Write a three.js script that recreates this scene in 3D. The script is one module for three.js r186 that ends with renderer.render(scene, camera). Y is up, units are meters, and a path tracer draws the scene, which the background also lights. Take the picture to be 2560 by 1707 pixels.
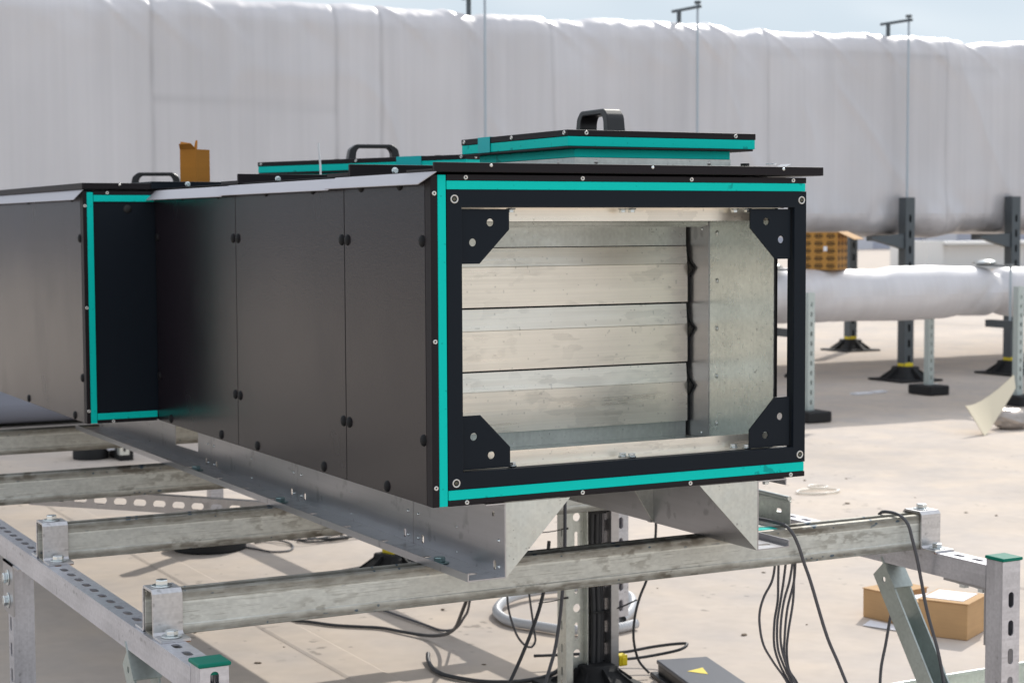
import * as THREE from 'three';
import { RoundedBoxGeometry } from 'three/addons/geometries/RoundedBoxGeometry.js';
import { mergeGeometries, mergeVertices, toCreasedNormals } from 'three/addons/utils/BufferGeometryUtils.js';

const scene = new THREE.Scene();

// ------------------------------------------------------------------ camera, sky, sun, exposure
const camera = new THREE.PerspectiveCamera(21.64, 1024 / 682, 0.05, 2000);
camera.position.set(-1.1423, 1.0149, 2.405);
camera.rotation.set(-0.0655, -0.4886, -0.0045, 'YXZ');
camera.focus = 2.72;
camera.userData.fStop = 11;
scene.add(camera);

const SUN = new THREE.Vector3(0.95, 1.0, -0.78).normalize();
{
  const W = 1024, H = 512, d = new Float32Array(W * H * 4);
  const h3 = (x, y, z) => { let n = Math.imul(x, 374761393) ^ Math.imul(y, 668265263) ^ Math.imul(z, 2147483647 - 97); n = Math.imul(n ^ (n >>> 13), 1274126177); return ((n ^ (n >>> 16)) >>> 0) / 4294967296; };
  const n3 = (x, y, z) => {
    const X = Math.floor(x), Y = Math.floor(y), Z = Math.floor(z), s = t => t * t * (3 - 2 * t), a = s(x - X), b = s(y - Y), c = s(z - Z);
    const L = (p, q, t) => p + (q - p) * t;
    return L(L(L(h3(X, Y, Z), h3(X + 1, Y, Z), a), L(h3(X, Y + 1, Z), h3(X + 1, Y + 1, Z), a), b), L(L(h3(X, Y, Z + 1), h3(X + 1, Y, Z + 1), a), L(h3(X, Y + 1, Z + 1), h3(X + 1, Y + 1, Z + 1), a), b), c);
  };
  const hor = [0.45, 0.545, 0.605], zen = [0.66, 0.72, 0.83], gl = [1.0, 0.97, 0.92], cl = [1.02, 1.02, 1.02];
  for (let j = 0; j < H; j++) for (let i = 0; i < W; i++) {
    const th = ((i + 0.5) / W - 0.5) * 2 * Math.PI, el = ((j + 0.5) / H - 0.5) * Math.PI;
    const x = Math.cos(el) * Math.cos(th), y = Math.sin(el), z = Math.cos(el) * Math.sin(th);
    const t = Math.pow(1 - Math.max(0, y), 2.6);
    const cs = Math.max(0, x * SUN.x + y * SUN.y + z * SUN.z);
    const g = 0.28 * Math.pow(cs, 7) + 0.9 * Math.pow(cs, 60);
    const q = 1 / (Math.max(y, 0) + 0.35), f = 0.55 * n3(x * q * 3 + 7, y * 4, z * q * 5 + 3) + 0.3 * n3(x * q * 7, y * 9 + 5, z * q * 11) + 0.15 * n3(x * q * 17, y * 19, z * q * 23);
    const c = Math.min(1, Math.max(0, (f - 0.42) * 3.0)) * (0.18 + 0.6 * Math.min(1, Math.max(0, y * 2.2 - 0.1)));
    for (let k = 0; k < 3; k++) {
      let v = zen[k] + (hor[k] - zen[k]) * t; v = v + (cl[k] - v) * c; v += g * gl[k];
      d[(j * W + i) * 4 + k] = y < 0 ? 0.5 * hor[k] : v;
    }
    d[(j * W + i) * 4 + 3] = 1;
  }
  const sky = new THREE.DataTexture(d, W, H, THREE.RGBAFormat, THREE.FloatType);
  sky.mapping = THREE.EquirectangularReflectionMapping; sky.magFilter = sky.minFilter = THREE.LinearFilter; sky.needsUpdate = true;
  scene.background = sky; scene.environment = sky;
}
const sun = new THREE.DirectionalLight(new THREE.Color().setRGB(1, 0.955, 0.88), 2.6);
sun.position.copy(SUN).multiplyScalar(30); sun.target.position.set(0, 0, 0);
sun.castShadow = true; sun.shadow.mapSize.set(4096, 4096);
Object.assign(sun.shadow.camera, { left: -14, right: 14, top: 12, bottom: -12, near: 1, far: 80 });
scene.add(sun, sun.target);

const renderer = new THREE.WebGLRenderer({ antialias: true });
renderer.toneMapping = THREE.LinearToneMapping;
renderer.toneMappingExposure = 1.2;
renderer.shadowMap.enabled = true;

// ------------------------------------------------------------------ helpers
let seed = 12345;
const rnd = () => { seed = (seed + 0x6D2B79F5) | 0; let t = Math.imul(seed ^ (seed >>> 15), 1 | seed); t = (t + Math.imul(t ^ (t >>> 7), 61 | t)) ^ t; return ((t ^ (t >>> 14)) >>> 0) / 4294967296; };
const rr = (a, b) => a + (b - a) * rnd();
const hash2 = (x, y, s) => { let n = Math.imul(x, 374761393) + Math.imul(y, 668265263) + Math.imul(s, 1274126177); n = Math.imul(n ^ (n >>> 13), 1274126177); return ((n ^ (n >>> 16)) >>> 0) / 4294967296; };
const sm = t => t * t * (3 - 2 * t), cl01 = t => Math.min(1, Math.max(0, t)), step = (a, b, x) => sm(cl01((x - a) / (b - a))), mix = (a, b, t) => a + (b - a) * t;
function vn(x, y, px, py, s) {          // value noise that repeats after px, py cells
  const X = Math.floor(x), Y = Math.floor(y), a = sm(x - X), b = sm(y - Y), w = (i, p) => ((i % p) + p) % p;
  const h = (i, j) => hash2(w(i, px), w(j, py), s);
  return mix(mix(h(X, Y), h(X + 1, Y), a), mix(h(X, Y + 1), h(X + 1, Y + 1), a), b);
}
function fbm(u, v, fx, fy, oct, s) { let r = 0, a = 0.5, t = 0; for (let o = 0; o < oct; o++) { r += a * vn(u * fx, v * fy, fx, fy, s + o); t += a; a *= 0.5; fx *= 2; fy *= 2; } return r / t; }
function tex(w, h, fn, mx, my, srgb = true) {      // fn(u, v) -> grey or [r, g, b]; one tile covers mx by my metres
  const d = new Uint8Array(w * h * 4);
  for (let j = 0; j < h; j++) for (let i = 0; i < w; i++) {
    const c = fn((i + 0.5) / w, (j + 0.5) / h), o = (j * w + i) * 4;
    for (let k = 0; k < 3; k++) d[o + k] = Math.round(255 * cl01(Array.isArray(c) ? c[k] : c));
    d[o + 3] = 255;
  }
  const t = new THREE.DataTexture(d, w, h, THREE.RGBAFormat);
  t.wrapS = t.wrapT = THREE.RepeatWrapping; t.magFilter = THREE.LinearFilter; t.minFilter = THREE.LinearMipmapLinearFilter; t.generateMipmaps = true;
  if (srgb) t.colorSpace = THREE.SRGBColorSpace;
  t.repeat.set(1 / mx, 1 / my); t.needsUpdate = true; return t;
}
const col = (r, g, b) => new THREE.Color().setRGB(r, g, b);
const mat = (c, rough, metal = 0, extra = {}) => new THREE.MeshStandardMaterial({ color: Array.isArray(c) ? col(...c) : c, roughness: rough, metalness: metal, ...extra });
const phys = (c, rough, metal = 0, extra = {}) => new THREE.MeshPhysicalMaterial({ color: Array.isArray(c) ? col(...c) : c, roughness: rough, metalness: metal, ...extra });

function uvBox(g) {                       // uv in metres, by the face's main direction
  g = g.index ? g.toNonIndexed() : g; if (!g.attributes.normal) g.computeVertexNormals();
  const p = g.attributes.position, uv = new Float32Array(p.count * 2), A = new THREE.Vector3(), B = new THREE.Vector3(), C = new THREE.Vector3();
  for (let i = 0; i < p.count; i += 3) {
    A.fromBufferAttribute(p, i); B.fromBufferAttribute(p, i + 1); C.fromBufferAttribute(p, i + 2);
    const n = B.clone().sub(A).cross(C.clone().sub(A)), x = Math.abs(n.x), y = Math.abs(n.y), z = Math.abs(n.z);
    [A, B, C].forEach((q, k) => { const o = (i + k) * 2; if (x >= y && x >= z) { uv[o] = q.z; uv[o + 1] = q.y; } else if (y >= z) { uv[o] = q.x; uv[o + 1] = q.z; } else { uv[o] = q.x; uv[o + 1] = q.y; } });
  }
  g.setAttribute('uv', new THREE.BufferAttribute(uv, 2));
  for (const k of Object.keys(g.attributes)) if (!['position', 'normal', 'uv', 'color'].includes(k)) g.deleteAttribute(k);
  return g;
}
const merge = gs => gs.length === 1 ? gs[0] : mergeGeometries(gs.map(g => g.index ? g.toNonIndexed() : g));
function box(x0, x1, y0, y1, z0, z1, r = 0) {
  const w = Math.abs(x1 - x0), h = Math.abs(y1 - y0), d = Math.abs(z1 - z0);
  const g = r > 0 ? new RoundedBoxGeometry(w, h, d, 2, Math.min(r, w / 2.01, h / 2.01, d / 2.01)) : new THREE.BoxGeometry(w, h, d);
  g.translate((x0 + x1) / 2, (y0 + y1) / 2, (z0 + z1) / 2); return uvBox(g);
}
const shapeOf = pts => new THREE.Shape(pts.map(p => new THREE.Vector2(p[0], p[1])));
function extrude(shape, depth, bev = 0, seg = 6) {     // shape in xy, grows along +z
  if (Array.isArray(shape)) shape = shapeOf(shape);
  return new THREE.ExtrudeGeometry(shape, { depth: depth - 2 * bev, bevelEnabled: bev > 0, bevelSize: bev, bevelThickness: bev, bevelOffset: -bev, bevelSegments: 2, curveSegments: seg }).translate(0, 0, bev);
}
const extrudeX = (pts, x0, x1, bev = 0) => uvBox(extrude(pts.map(([z, y]) => [-z, y]), x1 - x0, bev).rotateY(Math.PI / 2).translate(x0, 0, 0));    // pts (z, y)
const extrudeZ = (pts, z0, z1, bev = 0) => uvBox(extrude(pts, z1 - z0, bev).translate(0, 0, z0));                                              // pts (x, y)
const extrudeY = (shape, y0, y1, bev = 0, seg = 6) => uvBox(extrude(shape, y1 - y0, bev, seg).rotateX(-Math.PI / 2).translate(0, y0, 0));         // shape (x, -z)
const cyl = (r, h, n = 16, r2 = r) => new THREE.CylinderGeometry(r2, r, h, n);
const lathe = (pts, n = 16) => new THREE.LatheGeometry(pts.map(p => new THREE.Vector2(p[0], p[1])), n);
const circle = (x, y, r) => { const h = new THREE.Path(); h.absarc(x, y, r, 0, Math.PI * 2, true); return h; };
function slot(x, y, l, w, vertical = false) {         // long hole
  const h = new THREE.Path(), a = (l - w) / 2, r = w / 2;
  if (vertical) { h.absarc(x, y + a, r, 0, Math.PI, false); h.absarc(x, y - a, r, Math.PI, 2 * Math.PI, false); }
  else { h.absarc(x + a, y, r, -Math.PI / 2, Math.PI / 2, false); h.absarc(x - a, y, r, Math.PI / 2, 1.5 * Math.PI, false); }
  h.closePath(); return h;
}
const rectShape = (x0, x1, y0, y1) => shapeOf([[x0, y0], [x1, y0], [x1, y1], [x0, y1]]);
function withHoles(shape, holes) { shape.holes.push(...holes); return shape; }
const roundPoly = (pts, r) => {             // polygon with rounded corners
  const s = new THREE.Shape(), n = pts.length;
  pts.forEach((p, i) => {
    const a = pts[(i + n - 1) % n], b = pts[(i + 1) % n], A = new THREE.Vector2(a[0] - p[0], a[1] - p[1]), B = new THREE.Vector2(b[0] - p[0], b[1] - p[1]);
    const k = Math.min(r, A.length() / 2.1, B.length() / 2.1); A.setLength(k); B.setLength(k);
    if (i === 0) s.moveTo(p[0] + A.x, p[1] + A.y); else s.lineTo(p[0] + A.x, p[1] + A.y);
    s.quadraticCurveTo(p[0], p[1], p[0] + B.x, p[1] + B.y);
  });
  s.closePath(); return s;
};
const V = p => new THREE.Vector3(...p);
function tube(pts, r, seg = 60, n = 8, closed = false) { return new THREE.TubeGeometry(new THREE.CatmullRomCurve3(pts.map(V), closed, 'centripetal'), seg, r, n, closed); }

const used = {};
const numbered = n => { const k = used[n] = (used[n] ?? -1) + 1; return k ? `${n}_${String(k).padStart(3, '0')}` : n; };
function tag(o, label, category, group) { o.userData.label = label; o.userData.category = category; if (group) o.userData.group = group; return o; }
function thing(name, label, category, pos = [0, 0, 0], turn = 0, group) {
  const o = new THREE.Group(); o.name = numbered(name); o.position.set(...pos); o.rotation.y = turn; scene.add(o); return tag(o, label, category, group);
}
function obj(name, geos, m, parent = scene) {
  const g = merge(Array.isArray(geos) ? geos : [geos]);
  const o = new THREE.Mesh(g, m); o.name = parent === scene ? numbered(name) : name; o.castShadow = o.receiveShadow = true; parent.add(o); return o;
}
function struct(name, geos, m) { const o = obj(name, geos, m); o.userData.kind = 'structure'; return o; }
const put = (mesh, x, y, z, rx = 0, ry = 0, rz = 0) => { mesh.position.set(x, y, z); mesh.rotation.set(rx, ry, rz); return mesh; };

// ------------------------------------------------------------------ materials
const grain = tex(256, 256, (u, v) => 0.5 * fbm(u, v, 64, 64, 2, 3) + 0.5 * fbm(u, v, 24, 24, 2, 9), 0.09, 0.09, false);
const softN = tex(256, 256, (u, v) => fbm(u, v, 6, 6, 5, 21), 0.5, 0.5, false);
const panelRough = tex(512, 512, (u, v) => 0.25 + 0.07 * (fbm(u, v, 4, 4, 5, 611) - 0.5) + 0.025 * step(0.5, 0.8, fbm(u, v, 9, 3, 4, 612)), 0.8, 0.8, false);
const tealMap = tex(1024, 256, (u, v) => {
  const big = fbm(u, v, 12, 3, 4, 621), scuff = step(0.68, 0.74, fbm(u, v, 70, 20, 3, 622)) * step(0.62, 0.70, fbm(u, v, 9, 3, 3, 623)), sp = step(0.86, 0.92, fbm(u, v, 160, 40, 2, 624));
  const g = 0.985 + 0.03 * (big - 0.5) - 0.16 * sp;
  return [mix(g, 0.8, scuff * 0.4), mix(g, 0.62, scuff * 0.5), mix(g, 0.64, scuff * 0.5)];
}, 0.9, 0.22);
const galvMap = tex(512, 512, (u, v) => {
  const big = fbm(u, v, 5, 5, 4, 31), fine = vn(u * 70, v * 70, 70, 70, 5), st = fbm(u, v, 90, 4, 2, 8);
  const speck = step(0.78, 0.88, fbm(u, v, 60, 60, 2, 77)) * step(0.45, 0.65, fbm(u, v, 7, 7, 3, 70));
  const g = 0.90 + 0.09 * (big - 0.5) + 0.05 * (fine - 0.5) + 0.03 * (st - 0.5) - 0.20 * speck;
  return [g * 0.985, g, g * 0.985];
}, 0.3, 0.3);
const galvRough = tex(256, 256, (u, v) => 0.42 + 0.22 * (fbm(u, v, 6, 6, 4, 44) - 0.5) + 0.14 * (vn(u * 40, v * 40, 40, 40, 4) - 0.5), 0.3, 0.3, false);
const baseMap = tex(512, 512, (u, v) => {
  const g = 0.90 + 0.07 * (fbm(u, v, 4, 4, 4, 33) - 0.5) + 0.04 * (fbm(u, v, 2, 100, 2, 34) - 0.5) - 0.10 * step(0.62, 0.75, fbm(u, v, 26, 26, 4, 35)) * step(0.5, 0.7, fbm(u, v, 5, 5, 3, 36));
  return [g, g * 0.995, g * 0.99];
}, 0.5, 0.5);
const railMap = tex(512, 512, (u, v) => {
  const big = fbm(u, v, 4, 4, 4, 131), st = fbm(u, v, 5, 110, 2, 18), fine = vn(u * 110, v * 110, 110, 110, 15);
  const speck = step(0.70, 0.82, fbm(u, v, 40, 40, 3, 177)) * step(0.4, 0.6, fbm(u, v, 5, 5, 3, 170));
  const g = 0.88 + 0.14 * (big - 0.5) + 0.08 * (st - 0.5) + 0.06 * (fine - 0.5) - 0.12 * speck;
  return [g, g * 1.0, g * 1.01];
}, 0.4, 0.4);
// weathered beam: grimy along both long edges, blotched on the web
const beamMap = tex(2048, 128, (u, v) => {
  const n = fbm(u, v, 40, 3, 5, 51), m = fbm(u, v, 14, 2, 4, 61), f = fbm(u, v, 220, 14, 3, 71), k = fbm(u, v, 90, 8, 4, 93);
  const edge = Math.max(step(0.70, 0.90, v + 0.12 * (n - 0.5)), step(0.24, 0.08, v + 0.12 * (n - 0.5)));
  const blot = step(0.55, 0.72, m) * step(0.44, 0.64, k), scr = step(0.66, 0.8, fbm(u, v, 34, 60, 3, 84)) * 0.3;
  const line = Math.exp(-Math.pow((v - 0.74) / 0.02, 2)) * 0.10;
  const d = cl01(edge * (0.35 + 0.5 * k) + blot * 0.36 + scr);
  const base = 0.85 + 0.10 * (n - 0.5) + 0.09 * (f - 0.5) + line;
  const blue = step(0.80, 0.86, fbm(u, v, 130, 9, 2, 99)) * edge * 0.7;
  return [mix(mix(base * 1.0, 0.45, d), 0.18, blue), mix(mix(base * 0.995, 0.425, d), 0.27, blue), mix(mix(base * 0.965, 0.385, d), 0.36, blue)];
}, 1.6, 0.065);
const beamBump = tex(1024, 128, (u, v) => 0.7 * fbm(u, v, 60, 5, 4, 52) + 0.3 * fbm(u, v, 250, 16, 2, 53), 1.6, 0.065, false);
const aluMap = tex(1024, 512, (u, v) => {
  const st = fbm(u, v, 3, 180, 2, 12), big = fbm(u, v, 5, 4, 4, 13), big2 = fbm(u, v, 14, 5, 4, 14);
  const wv = fbm(u, v, 9, 16, 6, 19), stain = step(0.565, 0.575, wv) * step(0.50, 0.58, big) * 0.06 + step(0.60, 0.61, fbm(u, v, 22, 30, 4, 20)) * step(0.52, 0.56, big2) * 0.035;
  const spot = step(0.82, 0.88, fbm(u, v, 90, 45, 2, 15)) * 0.10;
  const g = 0.975 + 0.05 * (st - 0.5) + 0.04 * (big2 - 0.5) - stain * 0.8 - spot;
  return [g, g * 0.985, g * 0.955];
}, 0.7, 0.35);
const aluRough = tex(512, 512, (u, v) => 0.40 + 0.18 * (fbm(u, v, 3, 120, 2, 16) - 0.5) + 0.16 * (fbm(u, v, 8, 6, 4, 17) - 0.5), 0.7, 0.35, false);
const groundMap = tex(1024, 1024, (u, v) => {
  const a = fbm(u, v, 5, 5, 5, 201), b = fbm(u, v, 22, 22, 4, 202), c = fbm(u, v, 120, 120, 2, 203);
  const spot = step(0.76, 0.82, fbm(u, v, 110, 110, 3, 204)) * step(0.56, 0.70, fbm(u, v, 9, 9, 3, 205));
  const w = step(0.60, 0.72, fbm(u, v, 13, 13, 4, 206));
  const g = 0.81 + 0.045 * (a - 0.5) * 2 + 0.04 * (b - 0.5) * 2 + 0.035 * (c - 0.5) - 0.14 * spot + 0.012 * w;
  const warm = 0.025 * (b - 0.45) * 2;
  return [g * (1.0 + warm * 0.3), g * (0.945 - warm * 0.2), g * (0.893 - warm)];
}, 3.7, 3.7);
const groundBump = tex(512, 512, (u, v) => 0.75 * fbm(u, v, 4, 4, 4, 301) + 0.25 * fbm(u, v, 30, 30, 3, 302), 2.3, 2.3, false);
const cardMap = tex(256, 256, (u, v) => { const g = 0.84 + 0.06 * (fbm(u, v, 6, 6, 4, 401) - 0.5) + 0.04 * (fbm(u, v, 4, 80, 2, 402) - 0.5); return [g, g * 0.82, g * 0.61]; }, 0.25, 0.25);

const M = {
  panel: phys([0.0105, 0.0075, 0.0105], 1.0, 0, { specularIntensity: 0.70, roughnessMap: panelRough, bumpMap: grain, bumpScale: 0.00016 }),
  lip: phys([0.013, 0.010, 0.012], 0.5, 0, { specularIntensity: 0.4 }),
  navy: phys([0.006, 0.010, 0.016], 0.5, 0, { specularIntensity: 0.35, bumpMap: softN, bumpScale: 0.0003 }),
  dark: phys([0.008, 0.009, 0.014], 0.5, 0, { specularIntensity: 0.5 }),
  teal: phys([0.0, 0.63, 0.545], 0.5, 0, { specularIntensity: 0.25, map: tealMap, bumpMap: softN, bumpScale: 0.0004 }),
  tape: phys([0.002, 0.46, 0.47], 0.35, 0, { specularIntensity: 0.5 }),
  flash: mat([0.43, 0.42, 0.45], 0.42, 0.35, { bumpMap: softN, bumpScale: 0.0004 }),
  knob: phys([0.006, 0.006, 0.007], 0.55, 0, { specularIntensity: 0.35 }),
  black: mat([0.010, 0.010, 0.011], 0.6),
  plastic: mat([0.013, 0.013, 0.014], 0.38),
  rubber: mat([0.012, 0.012, 0.013], 0.75),
  galv: mat([0.81, 0.81, 0.79], 0.9, 0.75, { map: galvMap, roughnessMap: galvRough }),
  base: mat([0.60, 0.60, 0.625], 0.30, 0.85, { map: baseMap }),
  inner: mat([0.96, 0.98, 0.97], 0.62, 0.88, { map: galvMap, roughnessMap: galvRough }),
  rail: mat([0.80, 0.80, 0.835], 0.36, 0.72, { map: railMap }),
  beam: mat([0.90, 0.91, 0.895], 0.55, 0.4, { map: beamMap, bumpMap: beamBump, bumpScale: 0.0004 }),
  clamp: mat([0.78, 0.77, 0.76], 0.38, 0.85, { map: railMap }),
  alu: mat([1.0, 0.965, 0.91], 0.85, 0.8, { map: aluMap, roughnessMap: aluRough }),
  zinc: mat([0.74, 0.78, 0.78], 0.26, 0.95),
  screw: mat([0.72, 0.70, 0.66], 0.35, 0.7),
  rust: mat([0.24, 0.10, 0.035], 0.8),
  green: phys([0.002, 0.17, 0.115], 0.45, 0, { specularIntensity: 0.35, bumpMap: softN, bumpScale: 0.0006 }),
  yellow: mat([0.80, 0.62, 0.01], 0.45),
  cable: mat([0.085, 0.085, 0.095], 0.5),
  cableDark: mat([0.035, 0.036, 0.040], 0.5),
  conduit: mat([0.58, 0.59, 0.61], 0.42),
  card: mat([0.80, 0.78, 0.74], 0.85, 0, { map: cardMap }),
  cardDark: mat([0.64, 0.40, 0.075], 0.85, 0, { map: cardMap }),
  paper: mat([0.80, 0.80, 0.84], 0.75),
  ground: phys([0.90, 0.90, 0.90], 0.95, 0, { specularIntensity: 0.2, map: groundMap, bumpMap: groundBump, bumpScale: 0.006 }),
  post: mat([0.10, 0.115, 0.125], 0.45, 0.5),
};

// ------------------------------------------------------------------ the setting
{
  const g = new THREE.PlaneGeometry(500, 500, 1, 1).rotateX(-Math.PI / 2); struct('roof_floor', uvBox(g), M.ground);
  // welded laps of the roof membrane, running the length of the roof
  const lap = (x, w, name) => struct(name, extrudeZ([[x - w / 2, 0.0006], [x + w / 2, 0.0006], [x + w / 2 - 0.008, 0.0032], [x - w / 2 + 0.008, 0.0032]], -14, 3), M.ground);
  lap(0.43, 0.10, 'membrane_lap'); lap(2.45, 0.10, 'membrane_lap');
}

// ------------------------------------------------------------------ bolts and screws
const hexG = (r, h) => { const s = new THREE.Shape(); for (let i = 0; i < 6; i++) { const a = i * Math.PI / 3 + 0.3; i ? s.lineTo(r * Math.cos(a), r * Math.sin(a)) : s.moveTo(r * Math.cos(a), r * Math.sin(a)); } s.closePath(); return extrude(s, h, r * 0.13).rotateX(-Math.PI / 2); };
const boltGeo = (r = 0.0098, h = 0.008, w = 0.0155) => merge([hexG(r, h).translate(0, 0.0022, 0), uvless(lathe([[0, 0], [w, 0], [w, 0.0015], [w * 0.96, 0.0022], [0, 0.0022]], 24))]);
function uvless(g) { return g.index ? g.toNonIndexed() : g; }
const BOLT = boltGeo(), BOLT_S = boltGeo(0.0058, 0.0045, 0.0072);
const SCREW = lathe([[0.0012, 0.0002], [0.0018, 0.0014], [0.0030, 0.0016], [0.0036, 0.0006], [0.0037, -0.001]], 16);      // washer-head screw, open socket
const PAN = merge([lathe([[0, 0.0024], [0.0022, 0.0021], [0.0035, 0.001], [0.0037, -0.0005]], 14), uvless(lathe([[0.0037, 0.0006], [0.0050, 0.0004], [0.0051, -0.0005]], 14))]);
const RIVET = lathe([[0, 0.0022], [0.0016, 0.0019], [0.0026, 0.0008], [0.0028, -0.0005]], 12);
const RING = lathe([[0.0042, -0.002], [0.0044, 0.0008], [0.0058, 0.0012], [0.0066, 0.0007], [0.0067, -0.001]], 28);
const faceZ = (m, x, y, z) => put(m, x, y, z, Math.PI / 2);            // axis towards +z
const faceX = (m, x, y, z) => put(m, x, y, z, 0, 0, Math.PI / 2);      // axis towards -x
const mesh = (name, g, m, parent) => { const o = new THREE.Mesh(g, m); o.name = name; o.castShadow = o.receiveShadow = true; parent.add(o); return o; };

// ------------------------------------------------------------------ the main ventilation unit
const KNOB = lathe([[0, 0.0042], [0.0045, 0.0039], [0.0078, 0.0026], [0.0092, 0.0008], [0.0094, -0.001]], 24);
{
  const u = thing('ventilation_unit', 'dark grey ventilation unit with turquoise edge strips, its open louvered end facing front', 'ventilation unit', [0, 0.59, 0]);
  // side panels with round caps
  const pz = [[-0.0205, -0.3315], [-0.3335, -0.8705], [-0.8725, -1.397]];
  const caps = [[[0.4004, -0.0335], [0.0993, -0.0335], [0.4004, -0.3185], [0.0993, -0.3185], [0.012, -0.167], [0.4865, -0.11], [0.4865, -0.26]],
    [[0.4004, -0.3435], [0.0993, -0.3435], [0.4004, -0.8575], [0.0993, -0.8575], [0.012, -0.433], [0.012, -0.765], [0.4865, -0.47], [0.4865, -0.70]],
    [[0.4004, -0.8855], [0.0993, -0.8855], [0.4004, -1.383], [0.0993, -1.383], [0.012, -0.973], [0.012, -1.304], [0.4865, -0.97], [0.4865, -1.2]]];
  caps[0][0][1] = caps[0][1][1] = -0.0300;
  pz.forEach(([a, b], i) => {
    const p = obj('side_panel', box(0, 0.014, 0.0005, 0.4985, b, a, 0.0012), M.panel, u);
    for (const [y, z] of caps[i]) faceX(mesh('cap', KNOB, M.knob, p), 0, y, z);
  });
  obj('side_panel', box(0.681, 0.693, 0.0005, 0.4985, -1.397, -0.11), M.panel, u);
  obj('bottom_panel', box(0.014, 0.681, 0.0005, 0.012, -1.397, -0.03), M.panel, u);
  obj('top_panel', box(0.014, 0.681, 0.478, 0.498, -1.397, -0.03), M.panel, u);
  // trim round the open end
  const tl = obj('edge_trim', box(0, 0.0113, 0.0003, 0.4995, -0.0195, 0.0006, 0.0012), M.lip, u);
  for (const y of [0.4714, 0.2502, 0.0297]) faceZ(mesh('screw', SCREW, M.screw, tl), 0.0057, y, 0.0008);
  const tt = obj('edge_trim', box(0.0264, 0.693, 0.4908, 0.5, -0.02, 0.0006, 0.001), M.lip, u);
  for (const x of [0.0582, 0.2612, 0.4637, 0.6655]) faceZ(mesh('screw', SCREW, M.screw, tt), x, 0.4955, 0.0008);
  const tb = obj('edge_trim', box(0.0264, 0.693, 0, 0.0088, -0.02, 0.0006, 0.001), M.lip, u);
  for (const x of [0.0571, 0.2602, 0.4627, 0.6638]) faceZ(mesh('screw', SCREW, M.screw, tb), x, 0.0046, 0.0008);
  obj('gasket_strip', box(0.0116, 0.0255, 0.0005, 0.4992, -0.019, 0.0002, 0.001), M.teal, u);
  obj('gasket_strip', box(0.0268, 0.6915, 0.4773, 0.4905, -0.019, 0.0002, 0.001), M.teal, u);
  obj('gasket_strip', box(0.0268, 0.6915, 0.0091, 0.0243, -0.019, 0.0002, 0.001), M.teal, u);
  // flange frame of square tube
  {
    const s = rectShape(0.0264, 0.6935, 0.0247, 0.4770);
    const h = new THREE.Path(); [[0.0518, 0.0505], [0.0518, 0.4506], [0.6688, 0.4506], [0.6688, 0.0505]].forEach((p, i) => i ? h.lineTo(...p) : h.moveTo(...p)); h.closePath(); s.holes.push(h);
    const f = obj('flange_frame', uvBox(extrude(s, 0.0195, 0.0012).translate(0, 0, -0.0188)), M.navy, u);
    for (const [x, y] of [[0.0392, 0.4630], [0.6832, 0.4628], [0.0395, 0.0349], [0.6826, 0.0373]]) {
      faceZ(mesh('corner_socket', RING, M.screw, f), x, y, 0.0007);
      faceZ(mesh('socket_bolt', lathe([[0, 0.0006], [0.0020, 0.0005], [0.0028, -0.0002], [0.0043, -0.0003]], 16), mat([0.10, 0.10, 0.07], 0.4, 0.6), f), x, y, 0.0008);
    }
  }
  // corner gussets
  const gus = (sx, sy) => {
    const X = x => sx > 0 ? 0.0538 + x : 0.6652 - x, Y = y => sy > 0 ? 0.0528 + y : 0.4480 - y;
    const P = [[0, 0], [0.0815, 0], [0.0815, 0.031], [0.0305, 0.0825], [0, 0.0825]].map(([a, b]) => [X(a), Y(b)]);
    if (sx * sy < 0) P.reverse();
    const s = withHoles(shapeOf(P), [circle(X(0.0490), Y(0.0202), 0.0060), circle(X(0.0192), Y(0.0502), 0.0060)]);
    obj('corner_gusset', uvBox(extrude(s, 0.003, 0.0005, 16).translate(0, 0, -0.0085)), M.navy, u);
  };
  gus(1, -1); gus(1, 1); gus(-1, -1); gus(-1, 1);
  // angle profiles above and below the opening, with hanging and standing bolts
  const pt = obj('mounting_profile', [box(0.052, 0.662, 0.4497, 0.4512, -0.052, -0.0195), box(0.052, 0.662, 0.4290, 0.4497, -0.052, -0.0505)], M.alu, u);
  const pb = obj('mounting_profile', [box(0.052, 0.662, 0.0490, 0.0505, -0.052, -0.0195), box(0.052, 0.662, 0.0505, 0.0712, -0.052, -0.0505)], M.alu, u);
  for (const [x, z] of [[0.355, -0.034], [0.575, -0.038], [0.365, -0.022], [0.590, -0.022], [0.147, -0.022]]) {
    put(mesh('bolt', BOLT_S, M.zinc, pb), x, 0.0508, z);
    put(mesh('bolt', BOLT_S, M.zinc, pt), x, 0.4494, z, Math.PI);
  }
  // inner walls
  const iw = obj('inner_wall', [box(0.655, 0.6562, 0.030, 0.470, -0.228, -0.0375)], M.inner, u);
  obj('wall_seal', [box(0.6565, 0.6592, 0.030, 0.470, -0.228, -0.0372), box(0.6610, 0.6622, 0.030, 0.470, -0.228, -0.0365)], M.black, u);
  for (const y of [0.408, 0.324, 0.24, 0.156, 0.072]) faceX(mesh('screw', PAN, M.zinc, iw), 0.655, y, -0.205);
  obj('inner_wall', box(0.034, 0.0362, 0.03, 0.47, -0.29, -0.053), M.inner, u);
  obj('inner_ceiling', box(0.0365, 0.6545, 0.452, 0.454, -0.2285, -0.053), M.galv, u);
  obj('inner_floor', box(0.0365, 0.6545, 0.040, 0.042, -0.31, -0.053), M.galv, u);
  const jb = obj('damper_jamb', box(0.6535, 0.6560, 0.0425, 0.4285, -0.315, -0.2285), M.base, u);
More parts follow.
